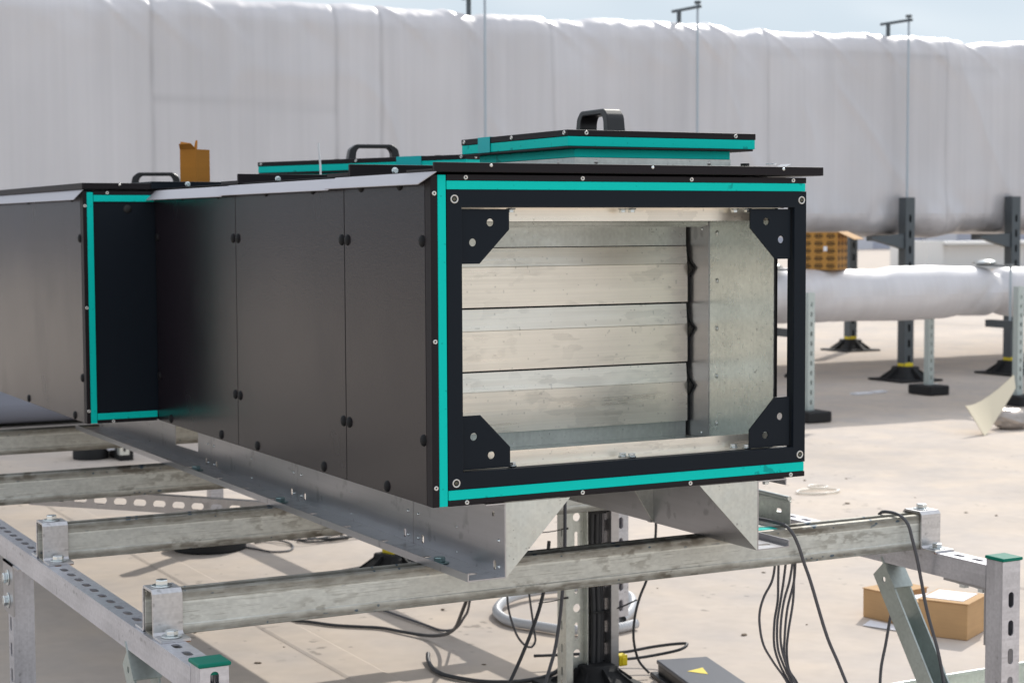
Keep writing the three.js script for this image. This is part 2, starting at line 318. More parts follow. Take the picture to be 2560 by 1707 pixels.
  for (const y of [0.415, 0.051]) faceX(mesh('rivet', RIVET, M.zinc, jb), 0.6533, y, -0.25);
  obj('damper_lip', box(0.0365, 0.6530, 0.4215, 0.4288, -0.2365, -0.229, 0.0006), M.galv, u);
  obj('damper_plate', [box(0.0365, 0.6530, 0.4192, 0.4212, -0.30, -0.2366), box(0.0365, 0.6480, 0.3860, 0.4190, -0.2945, -0.2930)], M.galv, u);
  obj('damper_plate', box(0.0365, 0.6480, 0.0422, 0.0740, -0.2945, -0.2930), M.galv, u);
  obj('damper_back', box(0.0365, 0.681, 0.0422, 0.4190, -0.33, -0.318), M.black, u);
  // louver slats
  for (const [t, c, b] of [[0.3845, 0.3520, 0.2845], [0.2812, 0.2435, 0.1768], [0.1735, 0.1400, 0.0695]]) {
    const s = obj('louver_slat', extrudeX([[-0.2896, t], [-0.2860, c + 0.0012], [-0.2853, c], [-0.2850, b + 0.003], [-0.2850, b], [-0.2866, b], [-0.2874, c], [-0.2916, t - 0.001]], 0.0375, 0.6465), M.alu, u);
    mesh('end_cap', extrudeX([[-0.300, t - 0.002], [-0.2868, c + 0.006], [-0.2705, c - 0.006], [-0.2858, c - 0.024], [-0.2860, b + 0.001], [-0.300, b + 0.001]], 0.6475, 0.6528), M.black, s);
  }
  // roof sheets, one lapping over the next, with a stop bolt on each front edge
  const rs = (x0, x1, y0, y1, z0, z1, bx) => { const r = obj('roof_sheet', [box(x0, x1, y0, y1, z0 - 0.007, z0, 0.0012), box(x0 + 0.001, x1, y0, y0 + 0.0016, z1, z0 - 0.0071), box(x0, x0 + 0.0014, y0 + 0.0017, mix(y0, y1, 0.35), z0 - 0.10, z0 - 0.0071)], M.lip, u); if (bx) { const b = mesh('bolt', BOLT_S, M.zinc, r); faceZ(b, bx, (y0 + y1) / 2, z0); b.scale.setScalar(0.85); } return r; };
  const r1 = rs(0.0030, 0.7225, 0.5032, 0.5175, 0.0085, -0.326);
  for (const x of [0.0975, 0.385, 0.640]) faceZ(mesh('rivet_hole', RIVET, x < 0.2 ? M.screw : M.zinc, r1), x, 0.5135, 0.0086);
  rs(0.0112, 0.715, 0.5046, 0.5250, -0.3325, -0.865, 0.0921);
  rs(0.0068, 0.715, 0.5042, 0.5238, -0.8715, -1.392, 0.0869);
  // eave flashing in three lengths
  const ef = (z0, z1, dx, dy, cut) => {
    const A = [0.003, 0.5032 + dy], B = [-0.0165 - dx, 0.4850 - dx * 0.9 + dy], t = 0.0011;
    const g = new THREE.BufferGeometry(), zc = z0 - cut, P = [];
    const quad = (a, b, c, d) => P.push(...a, ...b, ...c, ...a, ...c, ...d);
    const up = [[...A, z0], [...A, z1], [...B, z1], [...B, zc]], dn = up.map(([x, y, z]) => [x + 0.0006, y - t, z]);
    quad(up[0], up[1], up[2], up[3]); quad(dn[3], dn[2], dn[1], dn[0]);
    for (let i = 0; i < 4; i++) { const j = (i + 1) % 4; quad(up[j], up[i], dn[i], dn[j]); }
    g.setAttribute('position', new THREE.Float32BufferAttribute(P, 3)); g.computeVertexNormals(); obj('eave_flashing', uvBox(g), M.flash, u);
  };
  ef(0.0140, -0.375, 0.0000, 0.0004, 0.024); ef(-0.3325, -0.915, 0.0010, -0.0008, 0.030); ef(-0.8715, -1.415, 0.0022, -0.0018, 0.030);
  // base rails: folded C profiles in lengths, flanges outward
  const T = 0.002, Hb = 0.118;
  const seams = [0.0, -0.334, -0.875, -1.406, -2.35];
  const web = (name, X, z0, z1, holes, m) => {       // upright sheet seen from its outer side
    const s = rectShape(-z0, -z1, -Hb, -0.0012); s.holes.push(...holes.map(h => h));
    return obj(name, uvBox(extrude(s, T).rotateY(Math.PI / 2).translate(X, 0, 0)), m, u);
  };
  const flangeS = (x0, x1, z0, z1, holes) => extrudeY(withHoles(rectShape(x0, x1, -z0, -z1), holes), -Hb, -Hb + T);
  for (let i = 0; i < 4; i++) {
    const a = seams[i] - (i ? 0.0008 : 0), b = seams[i + 1] + 0.0008, L = a - b;
    const hl = [slot(-a + 0.034, -0.103, 0.015, 0.009, true), slot(-b - 0.036, -0.103, 0.015, 0.009, true)];
    if (i === 3) { const q = new THREE.Path(); [[1.499, -0.089], [1.499, -0.020], [1.67, -0.020], [1.67, -0.091]].forEach((p, k) => k ? q.lineTo(...p) : q.moveTo(...p)); q.closePath(); hl.push(q); }
    if (i === 0) hl.push(circle(0.038, -0.023, 0.0045));
    const w = web('base_rail', 0.122, a, b, hl, M.base);
    const rv = (z, y) => faceX(mesh('rivet', RIVET, M.zinc, w), 0.1218, y, z);
    for (const y of [-0.063, -0.104]) { rv(a - 0.0195, y); rv(b + 0.0195, y); rv((a + b) / 2, y).scale.setScalar(0.6); }
    const sl = []; for (let z = a - 0.045; z > b + 0.03; z -= 0.165) sl.push(slot(0.085, -z, 0.022, 0.013));
    const f = obj('rail_flange', [flangeS(0.058, 0.1218, a, b, sl), box(0.058, 0.0600, -Hb + T, -Hb + 0.0120, b, a)], M.base, u);
    if (i < 3) put(mesh('bolt', BOLT, mat([0.30, 0.42, 0.42], 0.35, 0.8), f), 0.083, -Hb + T, i === 0 ? -0.151 : i === 1 ? -0.870 : -1.395);
    obj('rail_flange', box(0.0900, 0.1218, -0.0034, -0.0014, b, a), M.base, u);
    // right-hand rail
    web('base_rail', 0.597, a, b, [], M.base);
    obj('rail_flange', [flangeS(0.5992, 0.663, a, b, [slot(0.632, -a + 0.03, 0.024, 0.014)]), box(0.661, 0.663, -Hb + T, -Hb + 0.0120, b, a)], M.base, u);
    obj('rail_flange', [box(0.5992, 0.656, -0.0034, -0.0014, b, a), box(0.654, 0.656, -0.0125, -0.0035, b, a)], M.base, u);
  }
  put(mesh('bolt', BOLT_S, M.zinc, u), 0.622, -0.0036, -0.012, Math.PI);
  const tri = (P, z) => obj('rail_gusset', uvBox(extrude(shapeOf(P), 0.002).translate(0, 0, z)), M.galv, u);
  tri([[0.1243, -Hb], [0.238, -0.0014], [0.1243, -0.0014]], -0.0022); tri([[0.5968, -Hb], [0.5968, -0.0014], [0.482, -0.0014]], -0.0022);
  tri([[0.1243, -Hb], [0.200, -0.0014], [0.1243, -0.0014]], -0.322); tri([[0.5968, -Hb], [0.5968, -0.0014], [0.521, -0.0014]], -0.322);
  obj('rail_cleat', box(0.5925, 0.5968, -Hb, -0.0014, -0.334, -0.3240), M.base, u);
  // rear, wider section of the same unit is built below as a thing of its own
}

// ------------------------------------------------------------------ wider section behind
{
  const u = thing('ventilation_module', 'wider dark grey duct module behind the louvered unit, cut off by the left edge', 'duct module', [-0.1566, 0.59, -1.4]);
  const Z1 = -3.2;
  const p = obj('side_panel', box(0, 0.014, 0.0005, 0.4985, Z1, -0.0205, 0.0012), M.panel, u);
  for (const [y, z] of [[0.3988, -0.029], [0.0979, -0.029], [0.0105, -0.100], [0.0105, -0.540], [0.4865, -0.09], [0.4865, -0.5]]) faceX(mesh('cap', KNOB, M.knob, p), 0, y, z);
  const tl = obj('edge_trim', box(0, 0.0085, 0.0003, 0.4995, -0.0195, 0.0006, 0.0012), M.lip, u);
  for (const y of [0.4682, 0.2502, 0.028]) faceZ(mesh('screw', SCREW, M.screw, tl), 0.0046, y, 0.0008);
  obj('gasket_strip', box(0.0088, 0.0225, 0.0003, 0.4975, -0.019, 0.0002, 0.001), M.teal, u);
  const tt = obj('edge_trim', box(0.0235, 0.1555, 0.4918, 0.5, -0.02, 0.0006, 0.001), M.lip, u);
  faceZ(mesh('screw', SCREW, M.screw, tt), 0.0531, 0.4962, 0.0008);
  obj('gasket_strip', box(0.0235, 0.1560, 0.4773, 0.4915, -0.019, 0.0002, 0.001), M.teal, u);
  obj('gasket_strip', box(0.0235, 0.1560, 0.0075, 0.0215, -0.019, 0.0002, 0.001), M.teal, u);
  const tb = obj('edge_trim', box(0.0235, 0.1555, 0, 0.0072, -0.02, 0.0006, 0.001), M.lip, u);
  faceZ(mesh('screw', SCREW, M.screw, tb), 0.0576, 0.0034, 0.0008);
  const ep = obj('end_panel', box(0.0235, 0.848, 0.0216, 0.4772, -0.019, -0.0035), M.navy, u);
  faceZ(mesh('cap', KNOB, M.black, ep), 0.098, 0.462, -0.0035);
  obj('bottom_panel', box(0.014, 0.838, 0.0005, 0.012, Z1, -0.021), M.panel, u);
  obj('side_panel', box(0.838, 0.848, 0.013, 0.4985, Z1, -0.021), M.panel, u);
  const rs = obj('roof_sheet', box(-0.0015, 0.86, 0.5040, 0.5172, Z1, 0.0035, 0.0012), M.lip, u);
  faceZ(mesh('rivet', RIVET, M.screw, rs), 0.0798, 0.5135, 0.0036);
  const rs2 = obj('roof_sheet', box(0.1487, 0.86, 0.5050, 0.5212, -0.35, 0.0065, 0.0012), M.navy, u);
  { const b = mesh('bolt', BOLT_S, M.zinc, rs2); faceZ(b, 0.2298, 0.5154, 0.0066); b.scale.setScalar(0.85); }
  const g = extrudeZ([[0.002, 0.5036], [-0.0195, 0.4815], [-0.0186, 0.4808], [0.003, 0.5026]], Z1, -0.004); obj('eave_flashing', g, M.flash, u);
  obj('hatch_sheet', box(0.25, 0.6, 0.5174, 0.5235, -1.1, -0.62), M.lip, u);
}

// ------------------------------------------------------------------ loose access covers with handles
const HANDLE = (() => {
  const s = roundPoly([[-0.066, 0], [-0.060, 0.030], [-0.045, 0.0415], [0.045, 0.0415], [0.060, 0.030], [0.066, 0], [0.046, 0], [0.044, 0.024], [0.037, 0.0325], [-0.037, 0.0325], [-0.044, 0.024], [-0.046, 0]], 0.006);
  return uvBox(extrude(s, 0.034, 0.0022).translate(0, 0, -0.017));
})();
const RECESS = box(-0.013, 0.013, 0.007, 0.031, -0.0006, 0.0006, 0.0004);
function cover(label, pos, turn, L, W, tape, hx, hz, hturn) {     // local x along the visible right-hand front, z back
  const c = thing('access_cover', label, 'access cover', pos, turn);
  const lip = obj('cover_plate', box(0, W, 0.0480, 0.0585, -L, 0, 0.0011), M.lip, c);
  for (const z of [0.012, 0.5 * L, L - 0.012]) faceX(mesh('screw', SCREW, M.screw, lip), -0.0002, 0.0535, -z);
  for (const x of [0.034, W - 0.042]) faceZ(mesh('screw', SCREW, M.screw, lip), x, 0.0535, 0.0003);
  for (const [x, z] of [[0.02, 0.10], [0.02, L * 0.62]]) put(mesh('cap', KNOB, M.knob, lip), x, 0.0587, -z).scale.set(1, 0.4, 1);
  obj('gasket_strip', box(0.0008, W - 0.0012, 0.0322, 0.0478, -L + 0.0008, -0.0004, 0.001), M.teal, c);
  obj('under_plate', box(0.0014, W - 0.0045, 0.0288, 0.0320, -L + 0.0014, -0.0012, 0.0008), M.black, c);
  obj('inner_gasket', box(0.0215, W - 0.0420, 0.0150, 0.0286, -L + 0.03, -0.0160, 0.0008), M.teal, c);
  const fr = obj('metal_frame', box(0.0215, W - 0.0405, -0.0130, 0.0148, -L + 0.03, -0.0156, 0.0008), M.galv, c);
  for (const x of [0.062, W - 0.085]) faceZ(mesh('screw', PAN, M.screw, fr), x, 0.0082, -0.0154).scale.setScalar(0.8);
  for (const z of [0.07, 0.2]) faceX(mesh('screw', PAN, M.screw, fr), 0.0213, 0.0082, -z).scale.setScalar(0.8);
  if (tape) obj('tape', [box(-0.0012, -0.0007, 0.032, 0.0590, -tape[1], -tape[0]), box(-0.0011, 0.05, 0.0587, 0.0591, -tape[1], -tape[0])], M.tape, c);
  const h = obj('handle', HANDLE, M.plastic, c); put(h, hx, 0.0586, hz, 0, hturn, 0);
  for (const s of [1, -1]) { const r = mesh('recess', RECESS, M.black, h); put(r, s * 0.0632, 0.001, 0, 0, s * Math.PI / 2, 0); r.rotation.order = 'YXZ'; r.rotation.x = -0.19; }
  return c;
}
cover('loose access cover with black handle lying on the unit above its open louvered end', [0.293, 1.1082, -0.1], 0, 0.386, 0.369, [0.272, 0.318], 0.1765, -0.195, Math.PI / 2 - 0.05).getObjectByName('handle').scale.set(0.95, 1.12, 1);
cover('longer access cover lying askew behind the front cover, turquoise tape over its edge', [0.63, 1.1112, -1.145], Math.atan2(0.37, 0.929), 0.685, 0.37, [0.133, 0.211], 0.175, -0.46, -0.58);
{ const h = obj('handle', HANDLE, M.plastic); tag(h, 'small black grip handle standing on the roof of the wider module at the left', 'handle'); put(h, 0.246, 1.1136, -2.20, 0, -0.35, 0); }

// small open carton, white strip and metal clips on the roof of the unit
{
  const c = thing('small_carton', 'small upright brown carton with open flaps standing on the roof of the duct module', 'carton', [0.158, 1.1110, -1.60], 0.55);
  const w = 0.024, h = 0.079, t = 0.0008;
  obj('carton_body', [box(-w, w, 0, h, w - t, w), box(-w, w, 0, h, -w, -w + t), box(-w, -w + t, 0, h, -w + t, w - t), box(w - t, w, 0, h, -w + t, w - t), box(-w, w, 0, t, -w, w)], M.cardDark, c);
  const f1 = obj('flap', extrudeZ([[-w, 0], [w, 0], [w - 0.006, 0.017], [-w + 0.008, 0.019]], 0, t), M.cardDark, c); put(f1, 0, h, -w, -0.25);
  const f2 = obj('flap', extrudeZ([[w - 0.010, 0], [w, 0], [w - 0.001, 0.024], [w - 0.007, 0.024]], 0, t), M.cardDark, c); put(f2, w, h, 0, 0.25, Math.PI / 2, 0);
  f2.rotation.order = 'YXZ';
  const f3 = obj('flap', extrudeZ([[-w, 0], [w, 0], [w - 0.006, 0.016], [-w + 0.006, 0.016]], 0, t), M.cardDark, c); f3.rotation.order = 'YXZ'; put(f3, -w, h, 0, -0.7, Math.PI / 2, 0);
}
tag(obj('white_strip', tube([[0.3088, 1.108, -1.2], [0.3078, 1.150, -1.201], [0.3052, 1.172, -1.2], [0.3040, 1.191, -1.199]], 0.0024, 20, 6), mat([0.85, 0.85, 0.85], 0.5)), 'thin white strip sticking up between the small carton and the long cover', 'cable tie');
{
  const c = thing('metal_clips', 'few thin metal clips lying flat on the roof sheet right of the front cover', 'metal clips', [0.655, 1.1078, -0.10]);
  obj('clip', [box(-0.018, 0.012, 0.0003, 0.0018, -0.012, 0.012), box(-0.019, -0.012, 0.0018, 0.0085, -0.008, 0.008)], M.black, c);
  const b = obj('clip', extrudeZ([[-0.03, 0.001], [0.02, 0.0032], [0.034, 0.0085], [0.0345, 0.008], [0.0205, 0.002], [-0.03, 0]], -0.012, 0.012), M.base, c); put(b, 0.040, 0, 0.004, 0, 0.2);
  put(obj('washer', uvless(lathe([[0.003, 0], [0.009, 0], [0.009, 0.0018], [0.003, 0.0018], [0.003, 0]], 20)), M.zinc, c), 0.036, 0.0072, 0.004);
}

// ------------------------------------------------------------------ steel support frame
const BEAM_P = [[0, 0.0035], [0.0006, 0.0015], [-0.0025, 0], [-0.0385, 0], [-0.041, 0.0025], [-0.041, 0.0625], [-0.0385, 0.065], [-0.0315, 0.065], [-0.0305, 0.064], [-0.0305, 0.058], [-0.0325, 0.058], [-0.0325, 0.0622], [-0.0385, 0.0622], [-0.0385, 0.0025],
  [-0.0025, 0.0025], [-0.0025, 0.0622], [-0.0085, 0.0622], [-0.0085, 0.058], [-0.0105, 0.058], [-0.0105, 0.064], [-0.0095, 0.065], [-0.0028, 0.065], [-0.0008, 0.0640], [0, 0.0620], [0, 0.0515], [-0.0011, 0.0500], [-0.0011, 0.0160], [0, 0.0145]];
const clampP = (() => {          // bracket bent over the beam: (z, y) outline
  const t = 0.004, a = 0.0022, o = [];
  o.push([0.045, 0.0002], [0.045, t], [a + t + 0.004, t], [a + t, t + 0.004], [a + t, 0.0655], [a + t - 0.006, 0.0715], [-0.041 - a - t + 0.006, 0.0715], [-0.041 - a - t, 0.0655], [-0.041 - a - t, t + 0.004], [-0.041 - a - t - 0.004, t], [-0.041 - 0.045, t], [-0.041 - 0.045, 0.0002]);
  o.push([-0.041 - a - 0.004, 0.0002], [-0.041 - a, 0.004], [-0.041 - a, 0.0640], [-0.041 - a + 0.003, 0.0672], [a - 0.003, 0.0672], [a, 0.0640], [a, 0.004], [a + 0.004, 0.0002]);
  return o;
})();
function beamUV(g, off) { const p = g.attributes.position, uv = g.attributes.uv; for (let i = 0; i < p.count; i++) uv.setXY(i, p.getX(i) + off + p.getZ(i) * 0.3, p.getY(i)); return g; }
const beams = [[-0.15, -0.388, 1.112, 'front steel beam under the open louvered end, grimy along its edges', [-0.3905, 1.074], 0.0], [-0.83, -0.388, 1.112, 'second steel beam from the front, clamped on the left rail', [-0.3905, 1.074], 0.37],
  [-1.535, -0.62, 1.112, 'third steel beam from the front, crossing under the long grey panels', [1.074], 0.83], [-2.41, -0.75, 1.112, 'rearmost steel beam, at the corner of the wider duct module', [1.074], 1.21]];
for (const [z, x0, x1, label, cx, off] of beams) {
  const b = thing('steel_beam', label, 'steel beam', [0, 0.4066, z]);
  obj('channel', beamUV(extrudeX(BEAM_P, x0, x1), off), M.beam, b);
  for (const x of cx) {
    const k = obj('clamp', extrudeX(clampP, x, x + 0.046, 0.0006), M.clamp, b);
    put(mesh('bolt', BOLT, M.zinc, k), x + 0.0225, 0.0716, -0.0205, 0, rr(0, 1));
    for (const dz of [0.024, -0.065]) put(mesh('bolt', BOLT, M.zinc, k), x + 0.0225, 0.0041, dz, 0, rr(0, 1));
    mesh('rusty_edge', box(x + 0.001, x + 0.045, -0.0014, 0.0001, 0.040, 0.0449), M.rust, k);
  }
}
// slotted strut, lying along +z from 0 to len, slotted face up at y = 0, 41 wide and 41 deep
function strut(len, phase = 0.025, pitch = 0.0505, sl = 0.028, sw = 0.0125, d = 0.041) {
  const hs = []; for (let s = phase; s < len - 0.018; s += pitch) if (s > 0.018) hs.push(slot(0, s, sl, sw, true));
  const top = extrudeY(withHoles(rectShape(-0.0205, 0.0205, 0, len), hs), -0.0025, 0, 0, 5);     // runs to -z
  const side = x => box(x, x + (x < 0 ? 0.0025 : -0.0025), -d, -0.0026, -len, 0), lip = s => [box(s * 0.0205, s * 0.0118, -d - 0.0004, -d + 0.0021, -len, 0), box(s * 0.0118, s * 0.0140, -d - 0.0004, -d + 0.0080, -len, 0)];
  const edge = s => { const g = extrudeZ([[s * 0.0205, -0.0028], [s * 0.0205, -0.0018], [s * 0.0188, 0.0001], [s * 0.0180, 0.0001], [s * 0.0180, -0.0028]].slice(), -len, 0); return g; };
  return merge([top, side(-0.0207), side(0.0207), ...lip(1), ...lip(-1)].map(uvless));
}
const UPZ = g => g.clone().rotateX(-Math.PI / 2).rotateY(Math.PI);     // stood up: slotted face towards +z, foot at y = -len
function capMesh(parent, x, y, z) { const c = obj('end_cap', [box(-0.0235, 0.0235, 0, 0.0062, -0.0235, 0.0235, 0.0022), box(-0.0175, 0.0175, -0.012, 0, -0.0175, 0.0175)], M.green, parent); return put(c, x, y, z); }
function brace(parent, x0, x1, y, z, len, ang) {     // welded angle brace running down and forward
  const w = x1 - x0, b = new THREE.Group();
  const fl = X => uvBox(extrude(withHoles(shapeOf([[0, 0.0], [0.048, 0.0], [len, -0.012], [len, -0.050], [0.004, -0.040]]), [circle(0.026, -0.018, 0.0055)]), 0.0035).rotateY(-Math.PI / 2).translate(X, 0, 0));
  const pl = obj('brace', [fl(x0 + 0.0036), fl(x1), box(x0 - 0.002, x1 + 0.002, 0.0002, 0.0038, -0.012, 0.055)].concat([box(x0 + 0.004, x1 - 0.004, -0.047, -0.0435, 0.10, len)]), mat([0.60, 0.64, 0.63], 0.45, 0.7, { map: galvMap }), parent);
  pl.geometry.rotateX(ang).translate(0, y, z);
  return pl;
}
{
  const f = thing('left_strut_frame', 'left slotted steel rail and its posts carrying the beams, green cap at its near end', 'strut frame', [-0.374, 0, 0]);
  const r = obj('rail', strut(3.4, 0.027), M.rail, f); put(r, 0, 0.4066, 0.046);
  const p = obj('post', UPZ(strut(0.415, 0.02)), M.rail, f); put(p, 0, 0.4130, 0.0885);
  capMesh(f, 0, 0.4135, 0.068);
  brace(f, -0.0205, 0.0205, 0.3650, -0.27, 0.34, 0.86);
  obj('joint_plate', [box(-0.0215, -0.0245, 0.265, 0.365, -1.13, -1.045), box(-0.0245, 0.0205, 0.3612, 0.3650, -1.13, -1.0)], M.base, f);
  for (const y of [0.335, 0.29]) { const k = faceX(mesh('bolt', BOLT, M.zinc, f), -0.0246, y, -1.087); }
  const p2 = obj('post', UPZ(strut(0.36, 0.02)), M.rail, f); p2.rotation.y = -Math.PI / 2; put(p2, -0.0205, 0.3640, -1.088, 0, -Math.PI / 2);
  obj('foot', [box(-0.1, 0.1, 0, 0.03, -1.19, -0.99, 0.01)], M.rubber, f); obj('foot', [box(-0.1, 0.1, 0, 0.03, -0.03, 0.17, 0.01)], M.rubber, f);
}
{
  const f = thing('right_strut_frame', 'right slotted steel rail and post with a green cap, beside the hanging cables', 'strut frame', [1.0975, 0, 0]);
  const r = obj('rail', strut(3.4, 0.042), M.rail, f); put(r, 0, 0.4066, 0.024);
  const p = obj('post', UPZ(strut(0.418, 0.018)), M.rail, f); put(p, 0, 0.4180, 0.0665);
  capMesh(f, 0.001, 0.4186, 0.046);
  obj('joint_plate', [box(-0.0205, 0.0205, 0.3608, 0.3648, -0.086, 0.024), box(-0.0205, 0.0205, 0.262, 0.3606, 0.0205, 0.0245)], M.base, f);
  for (const z of [-0.053, -0.005]) put(mesh('bolt', BOLT, M.zinc, f), 0, 0.3606, z, Math.PI);
  brace(f, -0.0205, 0.0205, 0.3640, -0.255, 0.36, 0.93);
  for (const z of [-1.25, -2.33]) { const q = obj('post', UPZ(strut(0.30, 0.02)), M.rail, f); put(q, z < -2 ? -0.075 : 0, 0.3640, z); }
  obj('foot', [box(-0.1, 0.1, 0, 0.03, -0.05, 0.15, 0.01)], M.rubber, f);
}
// big plastic foot, built as stepped cone with ribs and a yellow clamp collar
function bigFoot(parent, x, y, z, s = 1, collar = true) {
  const g = [lathe([[0.10, 0], [0.10, 0.012], [0.058, 0.052], [0.056, 0.070], [0.050, 0.074], [0.0, 0.074]], 4).rotateY(Math.PI / 4).scale(1.25, 1, 1.25).toNonIndexed(), box(-0.135, 0.135, 0, 0.012, -0.135, 0.135, 0.004)];
  for (let i = 0; i < 8; i++) { const rib = extrudeZ([[0.04, 0.01], [0.130, 0.01], [0.130, 0.016], [0.06, 0.066], [0.04, 0.066]], -0.003, 0.003); g.push(rib.rotateY(i * Math.PI / 4)); }
  const f = obj('foot', g.map(a => { a = a.index ? a.toNonIndexed() : a; return a; }), M.rubber, parent); put(f, x, y, z); f.scale.setScalar(s);
  if (collar) mesh('collar', box(-0.030, 0.030, 0.068, 0.094, -0.030, 0.030, 0.006), M.yellow, f);
  return f;
}
{
  const p = thing('cable_post', 'pair of slotted steel channels tied with cables behind the front beam, yellow clip at foot', 'cable post', [0.805, 0, -0.92]);
  const H = 0.455, plate = (x0, x1, z, big, small) => {
    const hs = [];
    for (let y = 0.03; y < H - 0.03; y += 0.1) { for (const x of big) { hs.push(slot(x, y, 0.036, 0.0085, true)); if (y + 0.066 < H) hs.push(circle(x + 0.001, y + 0.05, 0.0092)); } }
    for (let y = 0.03; y < H - 0.02; y += 0.05) for (const x of small) hs.push(slot(x, y, 0.026, 0.0055, true));
    return uvBox(extrude(withHoles(rectShape(x0, x1, 0, H), hs), 0.002).translate(0, 0, z));
  };
  const sideHoles = []; for (let y = 0.05; y < H - 0.02; y += 0.0505) sideHoles.push(slot(-0.012, y, 0.020, 0.006, true));
  obj('channel', [plate(-0.0645, -0.002, -0.008, [-0.0205], []), uvBox(extrude(withHoles(rectShape(-0.030, 0.008, 0, H), sideHoles), 0.002).rotateY(Math.PI / 2).translate(-0.0670, 0, 0)), box(-0.0648, -0.0495, 0, H, 0.0280, 0.0300, 0.0006), box(-0.0515, -0.0495, 0, H, 0.0205, 0.0279), box(-0.0019, 0.0003, 0, H, -0.008, 0.010, 0.0008)], M.galv, p);
  obj('channel', [plate(0.0006, 0.0525, -0.016, [], [0.008, 0.0455]), box(0.0526, 0.0548, 0, H, -0.016, 0.0180), box(0.0526, 0.0720, 0, H, 0.0181, 0.0202, 0.0006), box(0.0700, 0.0720, 0, H, -0.010, 0.0180)], M.base, p);
  for (const [x, z, r] of [[0.019, -0.004, 0.0060], [0.031, -0.003, 0.0066], [0.041, -0.006, 0.0052], [-0.0445, 0.004, 0.0042]]) obj('tied_cable', tube([[x, 0.02, z], [x + 0.002, 0.15, z + 0.002], [x - 0.002, 0.3, z], [x + 0.001, 0.45, z + 0.001]], r, 30, 8), M.cableDark, p);
  for (const y of [0.165, 0.385]) obj('cable_tie', [box(0.012, 0.048, y, y + 0.005, 0.0045, 0.0065), tube([[0.046, y + 0.003, 0.008], [0.075, y + 0.012, 0.022], [0.112, y + 0.026, 0.03]], 0.0018, 12, 6)].map(g => g.index ? g.toNonIndexed() : g), M.black, p);
  for (const y of [0.212, 0.362, 0.400]) obj('cable_tie', [box(-0.074, -0.062, y, y + 0.004, 0.0302, 0.0325), tube([[-0.072, y + 0.002, 0.031], [-0.10, y + 0.001, 0.04], [-0.145, y + 0.002, 0.05]], 0.0011, 10, 6)].map(g => g.index ? g.toNonIndexed() : g), M.black, p);
  bigFoot(p, 0.02, 0, 0.0, 0.75, false);
  obj('clip', [box(0.073, 0.094, 0.045, 0.070, 0.0, 0.022, 0.003), box(0.078, 0.089, 0.050, 0.065, 0.022, 0.025, 0.001)], M.yellow, p);
}
{
  const p = thing('strut_post', 'steel post in black foot with yellow collar, half hidden behind the front beam', 'strut post', [0.985, 0, -2.33], 0.3);
  bigFoot(p, -0.01, 0, 0, 0.8); const s = obj('post', UPZ(strut(0.36, 0.02)), M.rail, p); put(s, 0, 0.40, 0.02);
}
{
  const p = thing('round_foot', 'flat round black foot on the floor under the second steel beam', 'foot', [0.63, 0, -2.965]);
  obj('disc', uvless(lathe([[0, 0], [0.112, 0], [0.114, 0.006], [0.112, 0.062], [0.107, 0.068], [0, 0.068]], 40)), M.rubber, p); const s = obj('post', UPZ(strut(0.33, 5)), M.rail, p); put(s, 0.02, 0.39, 0.02);
}
{
  const p = thing('rear_foot', 'black foot and light steel post on the floor beneath the rearmost beam', 'foot', [0.875, 0, -5.33]);
  obj('disc', uvless(lathe([[0, 0], [0.075, 0], [0.078, 0.006], [0.076, 0.10], [0, 0.10]], 32)), M.rubber, p);
  obj('block', box(0.085, 0.145, 0, 0.05, -0.02, 0.16, 0.004), M.rubber, p);
  const s = obj('post', UPZ(strut(0.30, 0.02)), M.galv, p); put(s, 0.075, 0.34, 0.27); obj('sleeve', box(0.055, 0.095, 0.04, 0.14, 0.03, 0.08), M.paper, p);
}
{ // slotted brace between the beams
  const g = strut(0.62, 0.02, 0.048, 0.031, 0.017).rotateX(Math.PI / 2).rotateZ(Math.PI / 2 - 0.139);
  const s = obj('slotted_brace', g, M.base); tag(s, 'slotted brace running down to the right between second and third beams', 'brace'); put(s, 0.400, 0.3030, -1.75, 0, 0, 0);
  s.position.set(-0.20, 0.391, -1.75); s.rotation.set(0, 0, Math.PI);
}

// galvanised trough piece on the beam to the right of the base rail
{
  const t = thing('cable_trough', 'short galvanised trough with rolled top edge lying on the front beam at right', 'cable trough', [0.795, 0.4725, -0.175], -0.04);
  const s = withHoles(rectShape(0, 0.5, 0.0, 0.040), [slot(0.035, 0.022, 0.016, 0.007), slot(0.18, 0.022, 0.016, 0.007), slot(0.33, 0.022, 0.016, 0.007)]);
  obj('side', [uvBox(extrude(s, 0.0013).rotateY(Math.PI / 2)), box(-0.002, 0.003, 0.0402, 0.0435, -0.5, 0, 0.001), uvless(uvBox(cyl(0.0045, 0.5, 12).rotateX(Math.PI / 2).translate(-0.001, 0.0478, -0.25)))], M.galv, t);
  const hs = []; for (let k = 0; k < 6; k++) hs.push(slot(-0.035, 0.04 + 0.075 * k, 0.02, 0.008, true));
  obj('floor', [extrudeY(withHoles(rectShape(-0.075, -0.0004, 0, 0.5), hs), 0, 0.0013), box(-0.0755, -0.074, 0.0014, 0.012, -0.5, 0)], M.galv, t);
  obj('gasket', box(-0.085, -0.040, -0.0012, -0.0002, -0.03, 0.02), M.teal, t);
}
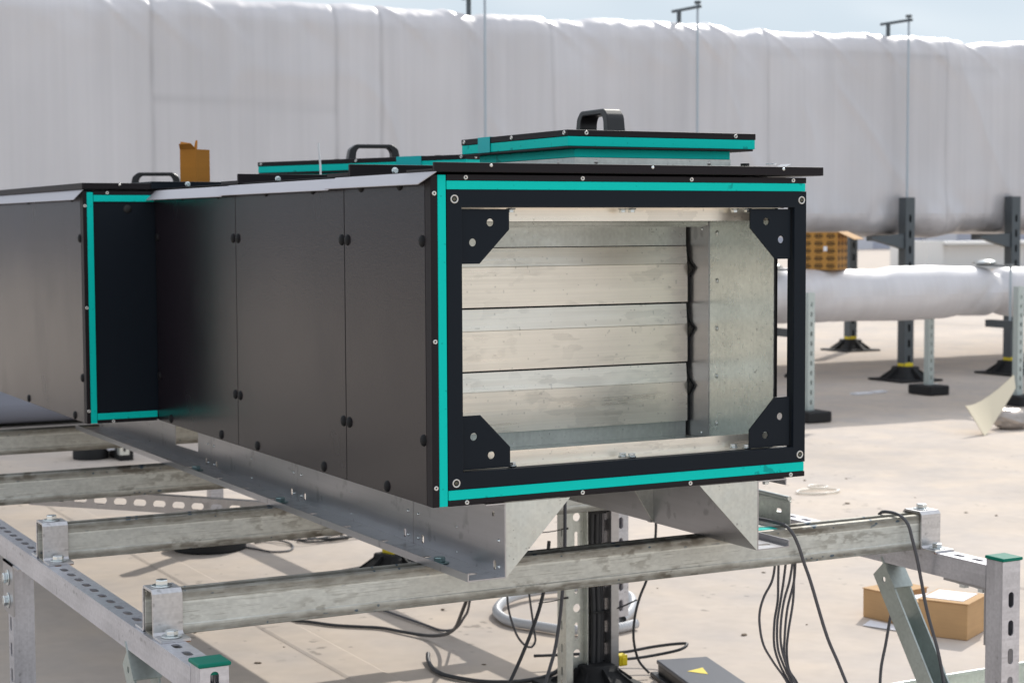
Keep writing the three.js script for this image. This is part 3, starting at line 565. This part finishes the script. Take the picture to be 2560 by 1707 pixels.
// perforated cable tray on the floor, bottom right
{
  const t = thing('cable_tray', 'perforated galvanised cable tray lying along the floor at the bottom right corner', 'cable tray', [1.0, 0, -0.30], 0.01);
  const side = z => { const hs = []; for (let k = 0; k < 40; k++) { hs.push(slot(0.05 + 0.05 * k, 0.064, 0.025, 0.008)); hs.push(slot(0.05 + 0.05 * k, 0.034, 0.025, 0.008)); } return uvBox(extrude(withHoles(rectShape(0, 2.1, 0.0, 0.088), hs), 0.0013, 0, 4).translate(0, 0, z)); };
  obj('side', [side(-0.046), box(0, 2.1, 0.0882, 0.096, -0.049, -0.042, 0.002)], M.galv, t); obj('side', [side(0.10), box(0, 2.1, 0.0882, 0.096, 0.097, 0.104, 0.002)], M.galv, t);
  obj('floor', box(0, 2.1, 0.002, 0.0033, -0.0445, 0.0995), M.galv, t);
}

// ------------------------------------------------------------------ cables
const CG = 'grey cables hanging under the right end of the front beam';
function cable(name, label, pts, r, m, group, seg = 70) { return tag(obj(name, tube(pts, r, seg, 8), m), label, 'cable', group); }
cable('cable', 'grey cable draped over the front beam beside the trough and falling to the floor', [[0.74, 0.478, -0.30], [0.752, 0.482, -0.21], [0.757, 0.4815, -0.170], [0.766, 0.4765, -0.146], [0.775, 0.462, -0.138], [0.787, 0.438, -0.137], [0.797, 0.412, -0.137], [0.811, 0.379, -0.137], [0.85, 0.269, -0.135], [0.873, 0.222, -0.134], [0.895, 0.172, -0.13], [0.93, 0.10, -0.12], [0.97, 0.02, -0.10]], 0.0032, M.cable);
cable('cable', 'grey cable looped over the right end of the front beam next to the bolted clamp', [[1.022, 0.425, -0.205], [1.018, 0.455, -0.2], [1.017, 0.474, -0.193], [1.020, 0.4785, -0.17], [1.0255, 0.475, -0.147], [1.036, 0.460, -0.138], [1.045, 0.43, -0.135], [1.054, 0.396, -0.133], [1.063, 0.352, -0.13], [1.072, 0.308, -0.128], [1.080, 0.277, -0.126], [1.095, 0.222, -0.12], [1.105, 0.174, -0.117], [1.109, 0.12, -0.11], [1.11, 0.02, -0.10]], 0.0032, M.cable);
cable('cable', 'grey cable running down behind the right diagonal brace in front of the cardboard boxes', [[1.16, 0.37, -0.36], [1.146, 0.30, -0.30], [1.132, 0.237, -0.3], [1.122, 0.19, -0.3], [1.112, 0.149, -0.3], [1.108, 0.10, -0.3], [1.10, 0.02, -0.3]], 0.0030, M.cable);
const bundle = [
  [[0.828, 0.41, -0.26], [0.819, 0.355, -0.26], [0.8, 0.325, -0.26], [0.791, 0.299, -0.26], [0.791, 0.272, -0.26], [0.8, 0.235, -0.26], [0.822, 0.201, -0.26], [0.855, 0.157, -0.26], [0.88, 0.10, -0.26]],
  [[0.835, 0.41, -0.262], [0.834, 0.353, -0.262], [0.833, 0.314, -0.262], [0.826, 0.277, -0.262], [0.826, 0.229, -0.262], [0.838, 0.195, -0.262], [0.86, 0.156, -0.262], [0.885, 0.10, -0.26]],
  [[0.85, 0.41, -0.256], [0.842, 0.353, -0.256], [0.835, 0.314, -0.256], [0.828, 0.275, -0.256], [0.830, 0.225, -0.256], [0.842, 0.195, -0.256], [0.862, 0.156, -0.256], [0.89, 0.10, -0.26]],
  [[0.862, 0.41, -0.25], [0.851, 0.352, -0.25], [0.839, 0.317, -0.25], [0.832, 0.277, -0.25], [0.832, 0.237, -0.25], [0.845, 0.194, -0.25], [0.866, 0.156, -0.25], [0.893, 0.10, -0.255]],
  [[0.873, 0.41, -0.26], [0.869, 0.35, -0.26], [0.854, 0.298, -0.26], [0.848, 0.244, -0.26], [0.848, 0.208, -0.26], [0.866, 0.156, -0.26], [0.89, 0.10, -0.26]],
  [[0.874, 0.41, -0.264], [0.872, 0.35, -0.264], [0.870, 0.31, -0.264], [0.859, 0.25, -0.264], [0.856, 0.216, -0.264], [0.862, 0.18, -0.264], [0.88, 0.154, -0.264], [0.90, 0.10, -0.264]]];
bundle.forEach((p, i) => cable('hanging_cable', ['outermost cable of the bundle hanging below the beam, bowing furthest to the left', 'second cable from the left in the bundle hanging below the beam', 'third cable from the left in the bundle hanging below the beam', 'third cable from the right in the bundle hanging below the beam', 'second cable from the right in the bundle hanging below the beam', 'rightmost cable of the bundle hanging below the beam'][i], p, 0.0023, M.cable, CG, 50));
cable('cable', 'dark floor cable in a long curve that rises left of the central post', [[0.47, 0.005, -1.86], [0.51, 0.005, -1.814], [0.553, 0.005, -1.746], [0.602, 0.005, -1.70], [0.645, 0.005, -1.66], [0.67, 0.006, -1.595], [0.700, 0.012, -1.50], [0.690, 0.05, -1.36], [0.640, 0.13, -1.20], [0.625, 0.22, -1.12], [0.62, 0.37, -1.1]], 0.0042, M.cableDark);
cable('cable', 'grey floor cable coming in behind the dark curved one and turning sharply up', [[0.70, 0.005, -2.05], [0.735, 0.005, -1.82], [0.745, 0.005, -1.724], [0.756, 0.005, -1.631], [0.764, 0.005, -1.566], [0.768, 0.02, -1.50], [0.745, 0.07, -1.40], [0.70, 0.13, -1.28], [0.69, 0.22, -1.24], [0.69, 0.37, -1.22]], 0.0032, M.cable);
cable('cable', 'thick dark cable bending over the floor to the foot of the central post', [[0.612, 0.016, -1.32], [0.598, 0.010, -1.29], [0.58, 0.006, -1.23], [0.575, 0.006, -1.173], [0.588, 0.006, -1.127], [0.627, 0.006, -1.063], [0.703, 0.006, -1.026], [0.774, 0.012, -1.024], [0.82, 0.03, -1.03]], 0.0052, M.cableDark);
cable('cable', 'thin cable hanging in a narrow loop in front of the white conduit coil', [[0.700, 0.37, -1.1], [0.705, 0.197, -1.1], [0.709, 0.154, -1.1], [0.719, 0.118, -1.1], [0.733, 0.086, -1.1], [0.753, 0.064, -1.1], [0.767, 0.059, -1.1], [0.777, 0.07, -1.1], [0.774, 0.10, -1.1], [0.76, 0.2, -1.1], [0.75, 0.37, -1.1]], 0.0026, M.cable);
cable('cable', 'dark cable slanting down to the left across the white conduit coil', [[0.535, 0.40, -0.6], [0.525, 0.315, -0.6], [0.521, 0.297, -0.6], [0.512, 0.267, -0.6], [0.495, 0.226, -0.6], [0.474, 0.182, -0.6], [0.453, 0.143, -0.6], [0.40, 0.05, -0.6], [0.37, 0.004, -0.6]], 0.0036, M.cableDark);
cable('cable', 'grey cable leaning against the left side of the central post', [[0.685, 0.44, -0.80], [0.660, 0.32, -0.76], [0.646, 0.227, -0.75], [0.639, 0.18, -0.75], [0.630, 0.137, -0.75], [0.619, 0.105, -0.75], [0.600, 0.05, -0.75], [0.58, 0.004, -0.74]], 0.0038, M.cable);
cable('cable', 'dark cable arching down on the right side of the central post to its foot', [[1.010, 0.44, -0.97], [1.005, 0.33, -0.95], [0.994, 0.256, -0.95], [0.979, 0.215, -0.95], [0.964, 0.185, -0.95], [0.953, 0.154, -0.95], [0.947, 0.122, -0.95], [0.946, 0.091, -0.95], [0.951, 0.062, -0.95], [0.962, 0.034, -0.95], [0.975, 0.012, -0.93]], 0.0030, M.cableDark);
cable('cable', 'dark cable looping flat behind the post and turning back over the black box', [[0.79, 0.03, -1.13], [0.894, 0.03, -1.094], [0.989, 0.03, -1.062], [1.052, 0.04, -1.037], [1.092, 0.05, -1.0], [1.100, 0.056, -0.966], [1.080, 0.050, -0.955], [1.018, 0.035, -0.984], [0.954, 0.03, -1.004], [0.86, 0.03, -1.04]], 0.0036, M.cableDark);
// flexible conduit coil with ribs
{
  const pts = [[1.205, 0.015, -1.355], [1.141, 0.014, -1.338], [1.06, 0.014, -1.36], [1.009, 0.014, -1.396], [0.983, 0.014, -1.447], [0.946, 0.014, -1.529], [0.948, 0.014, -1.589], [0.968, 0.016, -1.655], [1.014, 0.02, -1.715], [1.06, 0.022, -1.752], [1.144, 0.022, -1.79], [1.23, 0.022, -1.79], [1.300, 0.024, -1.755], [1.336, 0.024, -1.68], [1.338, 0.026, -1.606], [1.305, 0.026, -1.532], [1.244, 0.022, -1.448], [1.192, 0.018, -1.401]];
  const c = new THREE.CatmullRomCurve3(pts.map(V), false, 'centripetal'), n = 720, g = new THREE.TubeGeometry(c, n, 0.0118, 10, false), p = g.attributes.position, a = new THREE.Vector3();
  for (let i = 0; i <= n; i++) { const q = c.getPointAt(i / n), k = 1 + 0.07 * Math.cos(i * Math.PI * 0.5); for (let j = 0; j <= 10; j++) { const o = i * 11 + j; a.fromBufferAttribute(p, o).sub(q).multiplyScalar(k).add(q); p.setXYZ(o, a.x, a.y, a.z); } }
  g.computeVertexNormals(); tag(obj('conduit_coil', g, M.conduit), 'ring of light grey ribbed conduit lying on the floor behind the central post', 'conduit');
}
cable('cable_ring', 'thin grey cable lying in one open ring beside the round black foot', [[0.70, 0.004, -2.98], [0.752, 0.004, -2.852], [0.777, 0.004, -2.791], [0.821, 0.004, -2.785], [0.857, 0.004, -2.83], [0.872, 0.005, -2.919], [0.844, 0.007, -2.974], [0.78, 0.004, -2.97]], 0.0030, M.cable);
{
  const pts = []; for (let k = 0; k <= 46; k++) { const a = k * 0.55, q = 0.085 + 0.012 * Math.sin(k * 1.7); pts.push([0.975 + 0.09 * Math.sin(k * 0.09) + q * 1.15 * Math.cos(a), 0.004 + 0.0012 * k * 0.3, -2.96 + q * Math.sin(a)]); }
  cable('cable_coil', 'tangled coil of dark cable on the floor behind the second beam', pts, 0.003, M.cableDark, undefined, 320);
}

// ------------------------------------------------------------------ things on the floor at right
{
  const b = thing('junction_box', 'low black plastic box with a yellow warning triangle on its lid', 'junction box', [0.995, 0, -0.93], Math.atan2(-0.029, 0.115));
  obj('base_rim', box(-0.012, 0.132, 0.0006, 0.010, -0.014, 0.28, 0.003), M.plastic, b);
  obj('body', box(0.002, 0.117, 0.0102, 0.030, 0.002, 0.262, 0.002), M.plastic, b); obj('lid', box(-0.001, 0.120, 0.0302, 0.040, -0.001, 0.266, 0.003), mat([0.075, 0.080, 0.095], 0.32), b);
  obj('warning_label', extrudeY(shapeOf([[0.030, -0.118], [0.074, -0.095], [0.066, -0.152]]), 0.0402, 0.0406), M.yellow, b);
}
{
  const carton = (label, pos, turn, L, W, Hh, papers) => {
    const c = thing('cardboard_box', label, 'cardboard box', pos, turn);
    obj('body', box(0, W, 0.0005, Hh, -L, 0, 0.002), M.card, c);
    obj('lid', [box(-0.002, W + 0.002, Hh - 0.012 * 0 + 0.0006, Hh + 0.003, -L - 0.001, 0.003)], M.card, c);
    if (papers) obj('paper_sheet', box(W * 0.15, W * 0.92, Hh + 0.0034, Hh + 0.0042, -L * 0.95, -L * 0.15), M.paper, c);
    return c;
  };
  carton('left one of two low brown cardboard boxes on the floor, behind the diagonal brace', [1.8075, 0, -1.095], 0.16, 0.097, 0.135, 0.074, false);
  carton('right one of two low brown cardboard boxes on the floor, white paper on its lid', [1.8406, 0, -0.856], 0.50, 0.125, 0.14, 0.088, true);
  carton('flat brown cardboard box squeezed between two others with a sheet on top', [1.830, 0, -0.990], 0.10, 0.094, 0.15, 0.064, true);
  const p = obj('paper_sheet', extrudeY(shapeOf([[1.723, 1.106], [1.775, 1.141], [1.803, 1.02], [1.799, 0.982], [1.781, 0.966]]), 0.002, 0.0035), M.paper); tag(p, 'white paper sheet on the floor along the front of the cardboard boxes', 'paper');
}
{ // clear plastic ring further back on the floor
  const r = obj('plastic_ring', merge([new THREE.TorusGeometry(0.055, 0.004, 8, 40).rotateX(Math.PI / 2).scale(1.6, 1, 1).translate(0, 0.006, 0).toNonIndexed(), new THREE.TorusGeometry(0.035, 0.005, 8, 32).rotateX(Math.PI / 2).translate(0, 0.022, 0).toNonIndexed()]), phys([0.80, 0.78, 0.74], 0.4, 0, { transmission: 0.75, thickness: 0 })); tag(r, 'translucent plastic ring lying alone on the open floor at right', 'plastic ring'); put(r, 3.01, 0, -2.954);
}
{ // curled cardboard sheet and crumpled foil at the right edge
  const g = new THREE.PlaneGeometry(1, 1, 24, 8), p = g.attributes.position;
  for (let i = 0; i < p.count; i++) {
    const s = p.getX(i) + 0.5, t = p.getY(i) + 0.5, q3 = (a, b, c, w) => a * (1 - w) * (1 - w) + 2 * b * w * (1 - w) + c * w * w, top = [4.693 + 0.37 * s, q3(0.140, 0.120, 0.250, s)], bot = [4.79 + 0.27 * s, q3(0.001, 0.020, 0.190, s)];
    const X = mix(bot[0], top[0], t), Y = mix(bot[1], top[1], t), back = 0.25 * (X - 4.69) + 0.7 * Y; p.setXYZ(i, X + 0.6 * back, Y * (1 + back / 9), -3.97 - back - 0.04 * Math.sin(s * 3));
  }
  g.computeVertexNormals(); const b = g.clone(); { const q = b.attributes.position; for (let i = 0; i < q.count; i++) q.setZ(i, q.getZ(i) - 0.004); const ix = Array.from(b.index.array); for (let i = 0; i < ix.length; i += 3) [ix[i], ix[i + 1]] = [ix[i + 1], ix[i]]; b.setIndex(ix); b.computeVertexNormals(); }
  tag(obj('cardboard_sheet', [uvless(g), uvless(b)], mat([0.74, 0.66, 0.50], 0.85)), 'torn curled sheet of pale cardboard on the floor at the right edge', 'cardboard sheet');
  const f = new THREE.IcosahedronGeometry(0.075, 5), q = f.attributes.position, v = new THREE.Vector3();
  for (let i = 0; i < q.count; i++) { v.fromBufferAttribute(q, i); const n = fbm(v.x * 2.5 + 0.5, v.y * 2.5 + v.z * 1.7 + 0.5, 9, 9, 4, 611); v.multiplyScalar(0.75 + 0.5 * n); q.setXYZ(i, v.x * 1.3, Math.max(-0.045, v.y * 0.75), v.z); }
  f.computeVertexNormals(); const o = obj('crumpled_foil', f, mat([0.40, 0.36, 0.33], 0.38, 0.7)); tag(o, 'crumpled silver foil behind the curled cardboard at the right edge', 'foil'); put(o, 5.135, 0.046, -4.16);
}

// ------------------------------------------------------------------ foil-wrapped ducts in the background
const foilMap = tex(1024, 512, (u, v) => {
  const st = fbm(u, v, 60, 2, 4, 501), big = fbm(u, v, 5, 3, 4, 502), fine = fbm(u, v, 240, 3, 2, 503);
  const g = 0.86 + 0.022 * (st - 0.5) * 2 + 0.04 * (big - 0.5) * 2 + 0.02 * (fine - 0.5);
  return [g, g * 0.995, g * 1.012];
}, 4.6, 2.3);
const foilM = mat([0.86, 0.845, 0.83], 0.36, 0.2, { map: foilMap, vertexColors: true });
const foilP = mat([0.88, 0.87, 0.855], 0.45, 0.15, { map: foilMap, vertexColors: true });
const n2 = (x, y, s) => vn(x, y, 4096, 4096, s);
const nf = (x, y, s, o = 3) => { let r = 0, a = 0.5; for (let k = 0; k < o; k++) { r += a * (n2(x + 900, y + 900, s + k) - 0.5); a *= 0.5; x *= 2.03; y *= 2.03; } return r; };
function wrapped(x0, x1, nx, prof, disp, shade) {        // prof: closed list of [z, y, nz, ny, s]; disp(x, point) in metres
  const P = [], U = [], Cc = [], I = [], m = prof.length;
  for (let i = 0; i <= nx; i++) {
    const x = mix(x0, x1, i / nx);
    for (let j = 0; j <= m; j++) { const q = prof[j % m], d = disp(x, q), s = j === m ? q[4] + prof.L : q[4]; P.push(x, q[1] + d * q[3], q[0] + d * q[2]); U.push(x, s); const c = shade(x, q); Cc.push(c, c, c * 1.0); }
  }
  for (let i = 0; i < nx; i++) for (let j = 0; j < m; j++) { const a = i * (m + 1) + j, b = a + m + 1; I.push(a, b, a + 1, b, b + 1, a + 1); }
  const g = new THREE.BufferGeometry(); g.setAttribute('position', new THREE.Float32BufferAttribute(P, 3)); g.setAttribute('uv', new THREE.Float32BufferAttribute(U, 2)); g.setAttribute('color', new THREE.Float32BufferAttribute(Cc, 3)); g.setIndex(I); g.computeVertexNormals(); return g;
}
function rrProf(z0, z1, y0, y1, r, step) {               // rounded rectangle, from lower front corner upwards
  const o = []; let s = 0; const add = (z, y, nz, ny, ds) => { o.push([z, y, nz, ny, s]); s += ds; };
  const line = (za, ya, zb, yb, nz, ny) => { const L = Math.hypot(zb - za, yb - ya), n = Math.max(2, Math.round(L / step)); for (let k = 0; k < n; k++) add(mix(za, zb, k / n), mix(ya, yb, k / n), nz, ny, L / n); };
  const arc = (cz, cy, a0) => { for (let k = 0; k < 9; k++) { const a = a0 + k / 9 * Math.PI / 2; add(cz + r * Math.cos(a), cy + r * Math.sin(a), Math.cos(a), Math.sin(a), r * Math.PI / 18); } };
  line(z0, y0 + r, z0, y1 - r, 1, 0); arc(z0 - r, y1 - r, 0); line(z0 - r, y1, z1 + r, y1, 0, 1); arc(z1 + r, y1 - r, Math.PI / 2); line(z1, y1 - r, z1, y0 + r, -1, 0); arc(z1 + r, y0 + r, Math.PI); line(z1 + r, y0, z0 - r, y0, 0, -1); arc(z0 - r, y0 + r, 1.5 * Math.PI);
  o.L = s; return o;
}
const RODS = [3.44, 4.86, 6.47];
{
  const seams = [-0.2, 1.56, 2.58, 2.85, 3.92, 5.44, 6.86, 7.9];
  const d = thing('insulated_duct', 'huge silver-wrapped rectangular duct crossing the whole background', 'insulated duct', [0, 0, 0]);
  const disp = (x, [z, y, nz, ny]) => {
    const top = step(1.85, 2.15, y), low = step(1.25, 1.0, y), right = step(2.6, 4.6, x);
    let v = 0.022 * nf(x * 0.7, y * 0.4, 700) + 0.006 * nf(x * 3, y * 0.8, 710) + 0.0006 * nf(x * 14, y * 1.2, 720);
    v += top * (0.034 * nf(x * 1.9, z * 1.2 + y * 1.5, 730, 4) + 0.022 * nf(x * 7, y * 5 + z * 2, 740)) + low * (0.05 + right * 0.06) * nf(x * 3.1, y * 2.5, 750, 4);
    for (const s of seams) v -= 0.005 * Math.exp(-Math.pow((x - s - 0.03 * nf(y * 2, s, 760)) / 0.012, 2));
    for (const s of [3.95, 4.1, 5.28, 7.1]) v -= top * 0.026 * Math.exp(-Math.pow((x - s) / 0.10, 2));
    for (const s of RODS) { v -= 0.012 * Math.exp(-Math.pow((x - s) / 0.05, 2)) * (top + low); }
    const wx = x * 2.1 + 0.9 * nf(x * 1.3, y * 1.3, 775), rg = Math.max(0, 1 - Math.abs(n2(wx + y * 0.9 + 900, y * 0.55 - x * 0.2 + 900, 776) - 0.5) * 7);
    v += rg * rg * 0.008 * step(0.48, 0.62, n2(x * 0.9 + 70, y * 0.9 + 70, 777)) + top * 0.010 * Math.max(0, 1 - Math.abs(n2(x * 5 + y * 6 + 900, y * 3 + z * 2 + 900, 778) - 0.5) * 6);
    if (x > 4.4 && y > 1.0 && y < 2.1) v += 0.010 * nf(x * 3 + y * 1.6, y * 1.2 - x, 770, 3);
    return v;
  };
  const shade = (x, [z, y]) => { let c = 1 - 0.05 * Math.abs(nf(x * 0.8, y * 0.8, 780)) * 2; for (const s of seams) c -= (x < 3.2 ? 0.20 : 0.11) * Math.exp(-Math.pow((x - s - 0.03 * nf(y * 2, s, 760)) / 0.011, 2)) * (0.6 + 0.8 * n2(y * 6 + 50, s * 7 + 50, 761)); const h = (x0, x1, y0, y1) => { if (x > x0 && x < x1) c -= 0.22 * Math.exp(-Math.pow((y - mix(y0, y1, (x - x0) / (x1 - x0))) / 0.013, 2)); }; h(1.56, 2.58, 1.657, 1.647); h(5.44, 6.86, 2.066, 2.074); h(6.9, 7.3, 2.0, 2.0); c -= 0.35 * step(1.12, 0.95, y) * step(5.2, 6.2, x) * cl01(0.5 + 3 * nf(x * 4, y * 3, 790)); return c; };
  obj('wrapping', wrapped(-0.5, 11, 1050, rrProf(-6.6, -8.75, 0.945, 2.215, 0.13, 0.035), disp, shade), foilM, d);
  obj('drop_section', wrapped(-0.5, 1.35, 40, rrProf(-6.66, -8.5, 0.02, 1.05, 0.10, 0.06), (x, [z, y]) => 0.004 * nf(x * 2, y, 810), () => 0.94), mat([0.27, 0.28, 0.33], 0.5, 0.2), d);
}
const rodM = mat([0.44, 0.50, 0.55], 0.5, 0.2);
RODS.forEach((x, i) => {
  const h = thing('duct_hanger', ['left one of three thin tie rods with a top bar strapped over the large duct', 'middle one of three thin tie rods with a top bar on the large duct', 'right one of three thin tie rods, ending above a dark post on the large duct'][i], 'tie rod', [x, 0, -6.52]);
  obj('rod', cyl(0.0075, 1.42, 10).translate(0, 1.60, 0), rodM, h); obj('top_bar', box(-0.010, 0.010, 2.288, 2.305, -0.27, 0.03, 0.003), M.post, h);
  obj('stub', cyl(0.014, 0.11, 10).translate(0, 2.235, -0.2), M.post, h); obj('nut', uvless(hexG(0.02, 0.018).translate(0, 2.313, 0)), M.post, h);
});
// posts of the large duct
function ductPost(label, x, z, top, turn, bracket) {
  const p = thing('duct_post', label, 'duct post', [x, 0, z], turn);
  const hs = []; for (let y = 0.14; y < top - 0.06; y += 0.1) hs.push(slot(0, y, 0.05, 0.018, true));
  obj('column', [uvBox(extrude(withHoles(rectShape(-0.034, 0.034, 0.05, top), hs), 0.003).translate(0, 0, 0.032)), box(-0.037, -0.034, 0.05, top, -0.035, 0.035), box(0.034, 0.037, 0.05, top, -0.035, 0.035), box(-0.034, 0.034, 0.05, top, -0.035, -0.020)], M.post, p);
  bigFoot(p, 0, 0, 0, 1.25);
  if (bracket) obj('bracket_arm', box(-0.033, 0.033, 0.895, 0.935, -0.36, -0.04), M.post, p);
  if (bracket) obj('bracket', uvBox(extrude(shapeOf([[-0.035, 0.845], [-0.035, 0.942], [-0.30, 0.925], [-0.30, 0.912]]), 0.05).translate(0, 0, -0.025)), M.post, p);
  return p;
}
ductPost('near dark post with yellow collar, under the right tie rod of the large duct', 6.478, -6.53, 1.175, 0, true);
ductPost('dark post of the large duct at the right edge, behind the pipe support', 7.41, -6.56, 1.185, 0, true);
ductPost('far dark post with yellow collar beside the printed carton, under the large duct', 7.90, -8.86, 0.95, 0, false);
ductPost('thin far dark post under the large duct between the carton and the near post', 12.06, -15, 0.95, 0, false);
{
  const d = thing('insulated_pipe', 'round silver-wrapped pipe on low stands at the right, printed carton on top', 'insulated pipe', [0, 0, 0]);
  const prof = []; for (let k = 0; k < 48; k++) { const a = k / 48 * 2 * Math.PI; prof.push([-5.3 + 0.147 * Math.cos(a), 0.620 + 0.147 * Math.sin(a), Math.cos(a), Math.sin(a), k / 48 * 0.924]); } prof.L = 0.924;
  const fold = (x, y) => 0.026 * nf(x * 4 - y * 7, y * 2 + x, 830, 4) + 0.016 * nf(x * 2, y * 3, 840) - 0.016 * Math.pow(Math.max(0, 1 - Math.abs(2 * (n2((x - y * 1.1) * 3 + 900, y * 0.8 + 900, 850) - 0.5)) * 3), 2);
  const disp = (x, [z, y, nz, ny]) => fold(x, y) - 0.03 * Math.exp(-Math.pow((x - 6.06) / 0.04, 2)) - 0.03 * Math.exp(-Math.pow((x - 4.47) / 0.06, 2)) + (ny > 0 ? 0.012 * Math.sin((x - 4.4) * 2.2) * ny : 0) - (x > 5.95 ? 0.0 : 0);
  obj('wrapping', wrapped(2.2, 9.5, 300, prof, disp, () => 1), foilP, d);
}
function pipeStand(label, x, zf) {
  const p = thing('pipe_stand', label, 'pipe stand', [x, 0, -5.3]);
  for (const z of [zf, -0.43]) {
    const hs = []; for (let y = 0.05; y < 0.62; y += 0.05) hs.push(slot(0, y, 0.026, 0.012, true));
    const f = z > 0 ? 1 : -1;
    obj('post', [uvBox(extrude(withHoles(rectShape(-0.0205, 0.0205, 0.05, 0.66), hs), 0.0025).translate(0, 0, z + 0.018)), box(-0.0205, -0.018, 0.05, 0.66, z - 0.0205, z + 0.018), box(0.018, 0.0205, 0.05, 0.66, z - 0.0205, z + 0.018)], mat([0.50, 0.56, 0.54], 0.45, 0.4), p);
    obj('foot', box(-0.075, 0.075, 0.001, 0.058, z - 0.10, z + 0.10, 0.01), M.rubber, p);
  }
  obj('crossbar', box(-0.0205, 0.0205, 0.425, 0.466, 0.06, zf - 0.022), M.post, p);
  obj('top_bar', [box(-0.018, 0.018, 0.768, 0.778, -0.02, 0.26)], M.post, p); obj('saddle', uvless(lathe([[0, 0], [0.07, 0], [0.05, 0.018], [0, 0.024]], 20)).scale(1, 1, 1.2).translate(0, 0.781, 0.03), M.zinc, p);
  for (const z of [0.235]) obj('rod', cyl(0.007, 0.34, 8).translate(0, 0.61, z), rodM, p);
}
pipeStand('slotted steel stand of the silver pipe just right of the ventilation unit', 4.475, 0.375);
pipeStand('slotted steel stand of the silver pipe at the right edge, crossbar and saddle on top', 5.975, 0.30);
{ // printed carton on the pipe
  const cv = document.createElement('canvas'); cv.width = 256; cv.height = 256; const k = cv.getContext('2d'); k.fillStyle = '#b5843f'; k.fillRect(0, 0, 256, 256); k.fillStyle = '#3d2a10';
  for (let j = 0; j < 5; j++) for (let i = 0; i < 3; i++) { k.fillRect(16 + i * 84, 8 + j * 51, 50, 7); k.fillRect(10 + i * 84, 20 + j * 51, 62, 13); k.fillRect(20 + i * 84, 38 + j * 51, 42, 6); }
  const t = new THREE.CanvasTexture(cv); t.colorSpace = THREE.SRGBColorSpace; t.wrapS = t.wrapT = THREE.RepeatWrapping; t.repeat.set(5, 5);
  const c = thing('printed_carton', 'brown carton printed with dark bars, one flap open, standing on the silver pipe', 'carton', [4.842, 0.765, -5.165], 0.62);
  obj('body', box(-0.17, 0, 0, 0.20, -0.165, 0), mat([0.9, 0.9, 0.9], 0.85, 0, { map: t }), c);
  const body = c.children[0]; body.geometry = box(0, 0.19, 0, 0.2, -0.2, 0); body.rotation.y = 0; 
  put(obj('flap', box(0, 0.19, 0, 0.003, 0, 0.10), M.card, c), 0, 0.2015, 0.001, 0.42, 0, 0);
  obj('sticker', box(-0.0012, -0.0002, 0.10, 0.125, -0.075, -0.055), M.paper, c);
}
// odd strips on the shaded floor
{
  const s = (label, P, m) => tag(obj('floor_strip', extrudeY(shapeOf(P.map(([x, z]) => [x, -z])), 0.002, 0.012), m), label, 'metal strip');
  s('wide bright metal strip on the floor beside the right pipe foot', [[5.983, -5.869], [6.15, -5.838], [6.43, -6.17], [6.25, -6.14]], mat([0.75, 0.78, 0.80], 0.35, 0.5));
  s('narrow pale strip on the floor left of the near duct foot', [[5.565, -5.885], [5.70, -5.90], [5.69, -5.95], [5.555, -5.94]], M.paper);
  s('short pale strip on the floor close to the near duct foot', [[5.735, -5.915], [5.835, -5.935], [5.825, -5.985], [5.725, -5.965]], M.paper);
  const pg = tag(obj('pebble', uvless(lathe([[0, 0], [0.022, 0.002], [0.026, 0.012], [0.012, 0.026], [0, 0.028]], 12)), M.rubber), 'small dark lump alone on the shaded floor left of the duct foot', 'debris'); put(pg, 5.97, 0, -7.1);
}
{ // grit on the floor
  const gs = [];
  for (let k = 0; k < 70; k++) { const r = rr(0.002, 0.007), x = rr(0.0, 3.4), z = rr(-4.5, -0.3); gs.push(new THREE.IcosahedronGeometry(r, 0).scale(rr(0.8, 2.2), 0.45, rr(0.8, 1.6)).rotateY(rr(0, 3)).translate(x, r * 0.3, z)); }
  const o = tag(obj('floor_grit', gs, mat([0.17, 0.13, 0.09], 0.9)), 'sparse brown grit scattered over the sunlit roof floor', 'grit'); o.userData.kind = 'stuff';
}
// ------------------------------------------------------------------ far things
{
  const w = thing('white_parapet', 'low white casing with end pier standing far behind the silver pipe', 'casing', [24.5, 0, -27], 0);
  const m = mat([0.74, 0.73, 0.71], 0.6);
  obj('pier', box(0, 0.45, 0, 0.62, -1.2, 0), m, w); obj('panel', box(0.45, 34, 0, 0.52, -0.9, -0.12), m, w); obj('coping', box(0.451, 34, 0.535, 0.60, -1.0, 0.12), m, w);
}
{
  const w = thing('far_building', 'blue grey panelled wall with paler pilasters on the horizon under the large duct', 'building', [0, 0, -52], 0);
  obj('wall', box(-60, 160, 0, 2.6, -6, 0), mat([0.44, 0.46, 0.54], 0.7), w);
  for (let k = 0; k < 40; k++) obj('pilaster', box(-58 + k * 5.2 + (k % 2), -58 + k * 5.2 + (k % 2) + 1.5, 0, 2.65, 0.01, 0.35), mat([0.60, 0.61, 0.66], 0.7), w);
  obj('coping', box(-60, 160, 2.65, 2.9, -6, 0.4), mat([0.70, 0.70, 0.72], 0.7), w);
}
renderer.render(scene, camera);
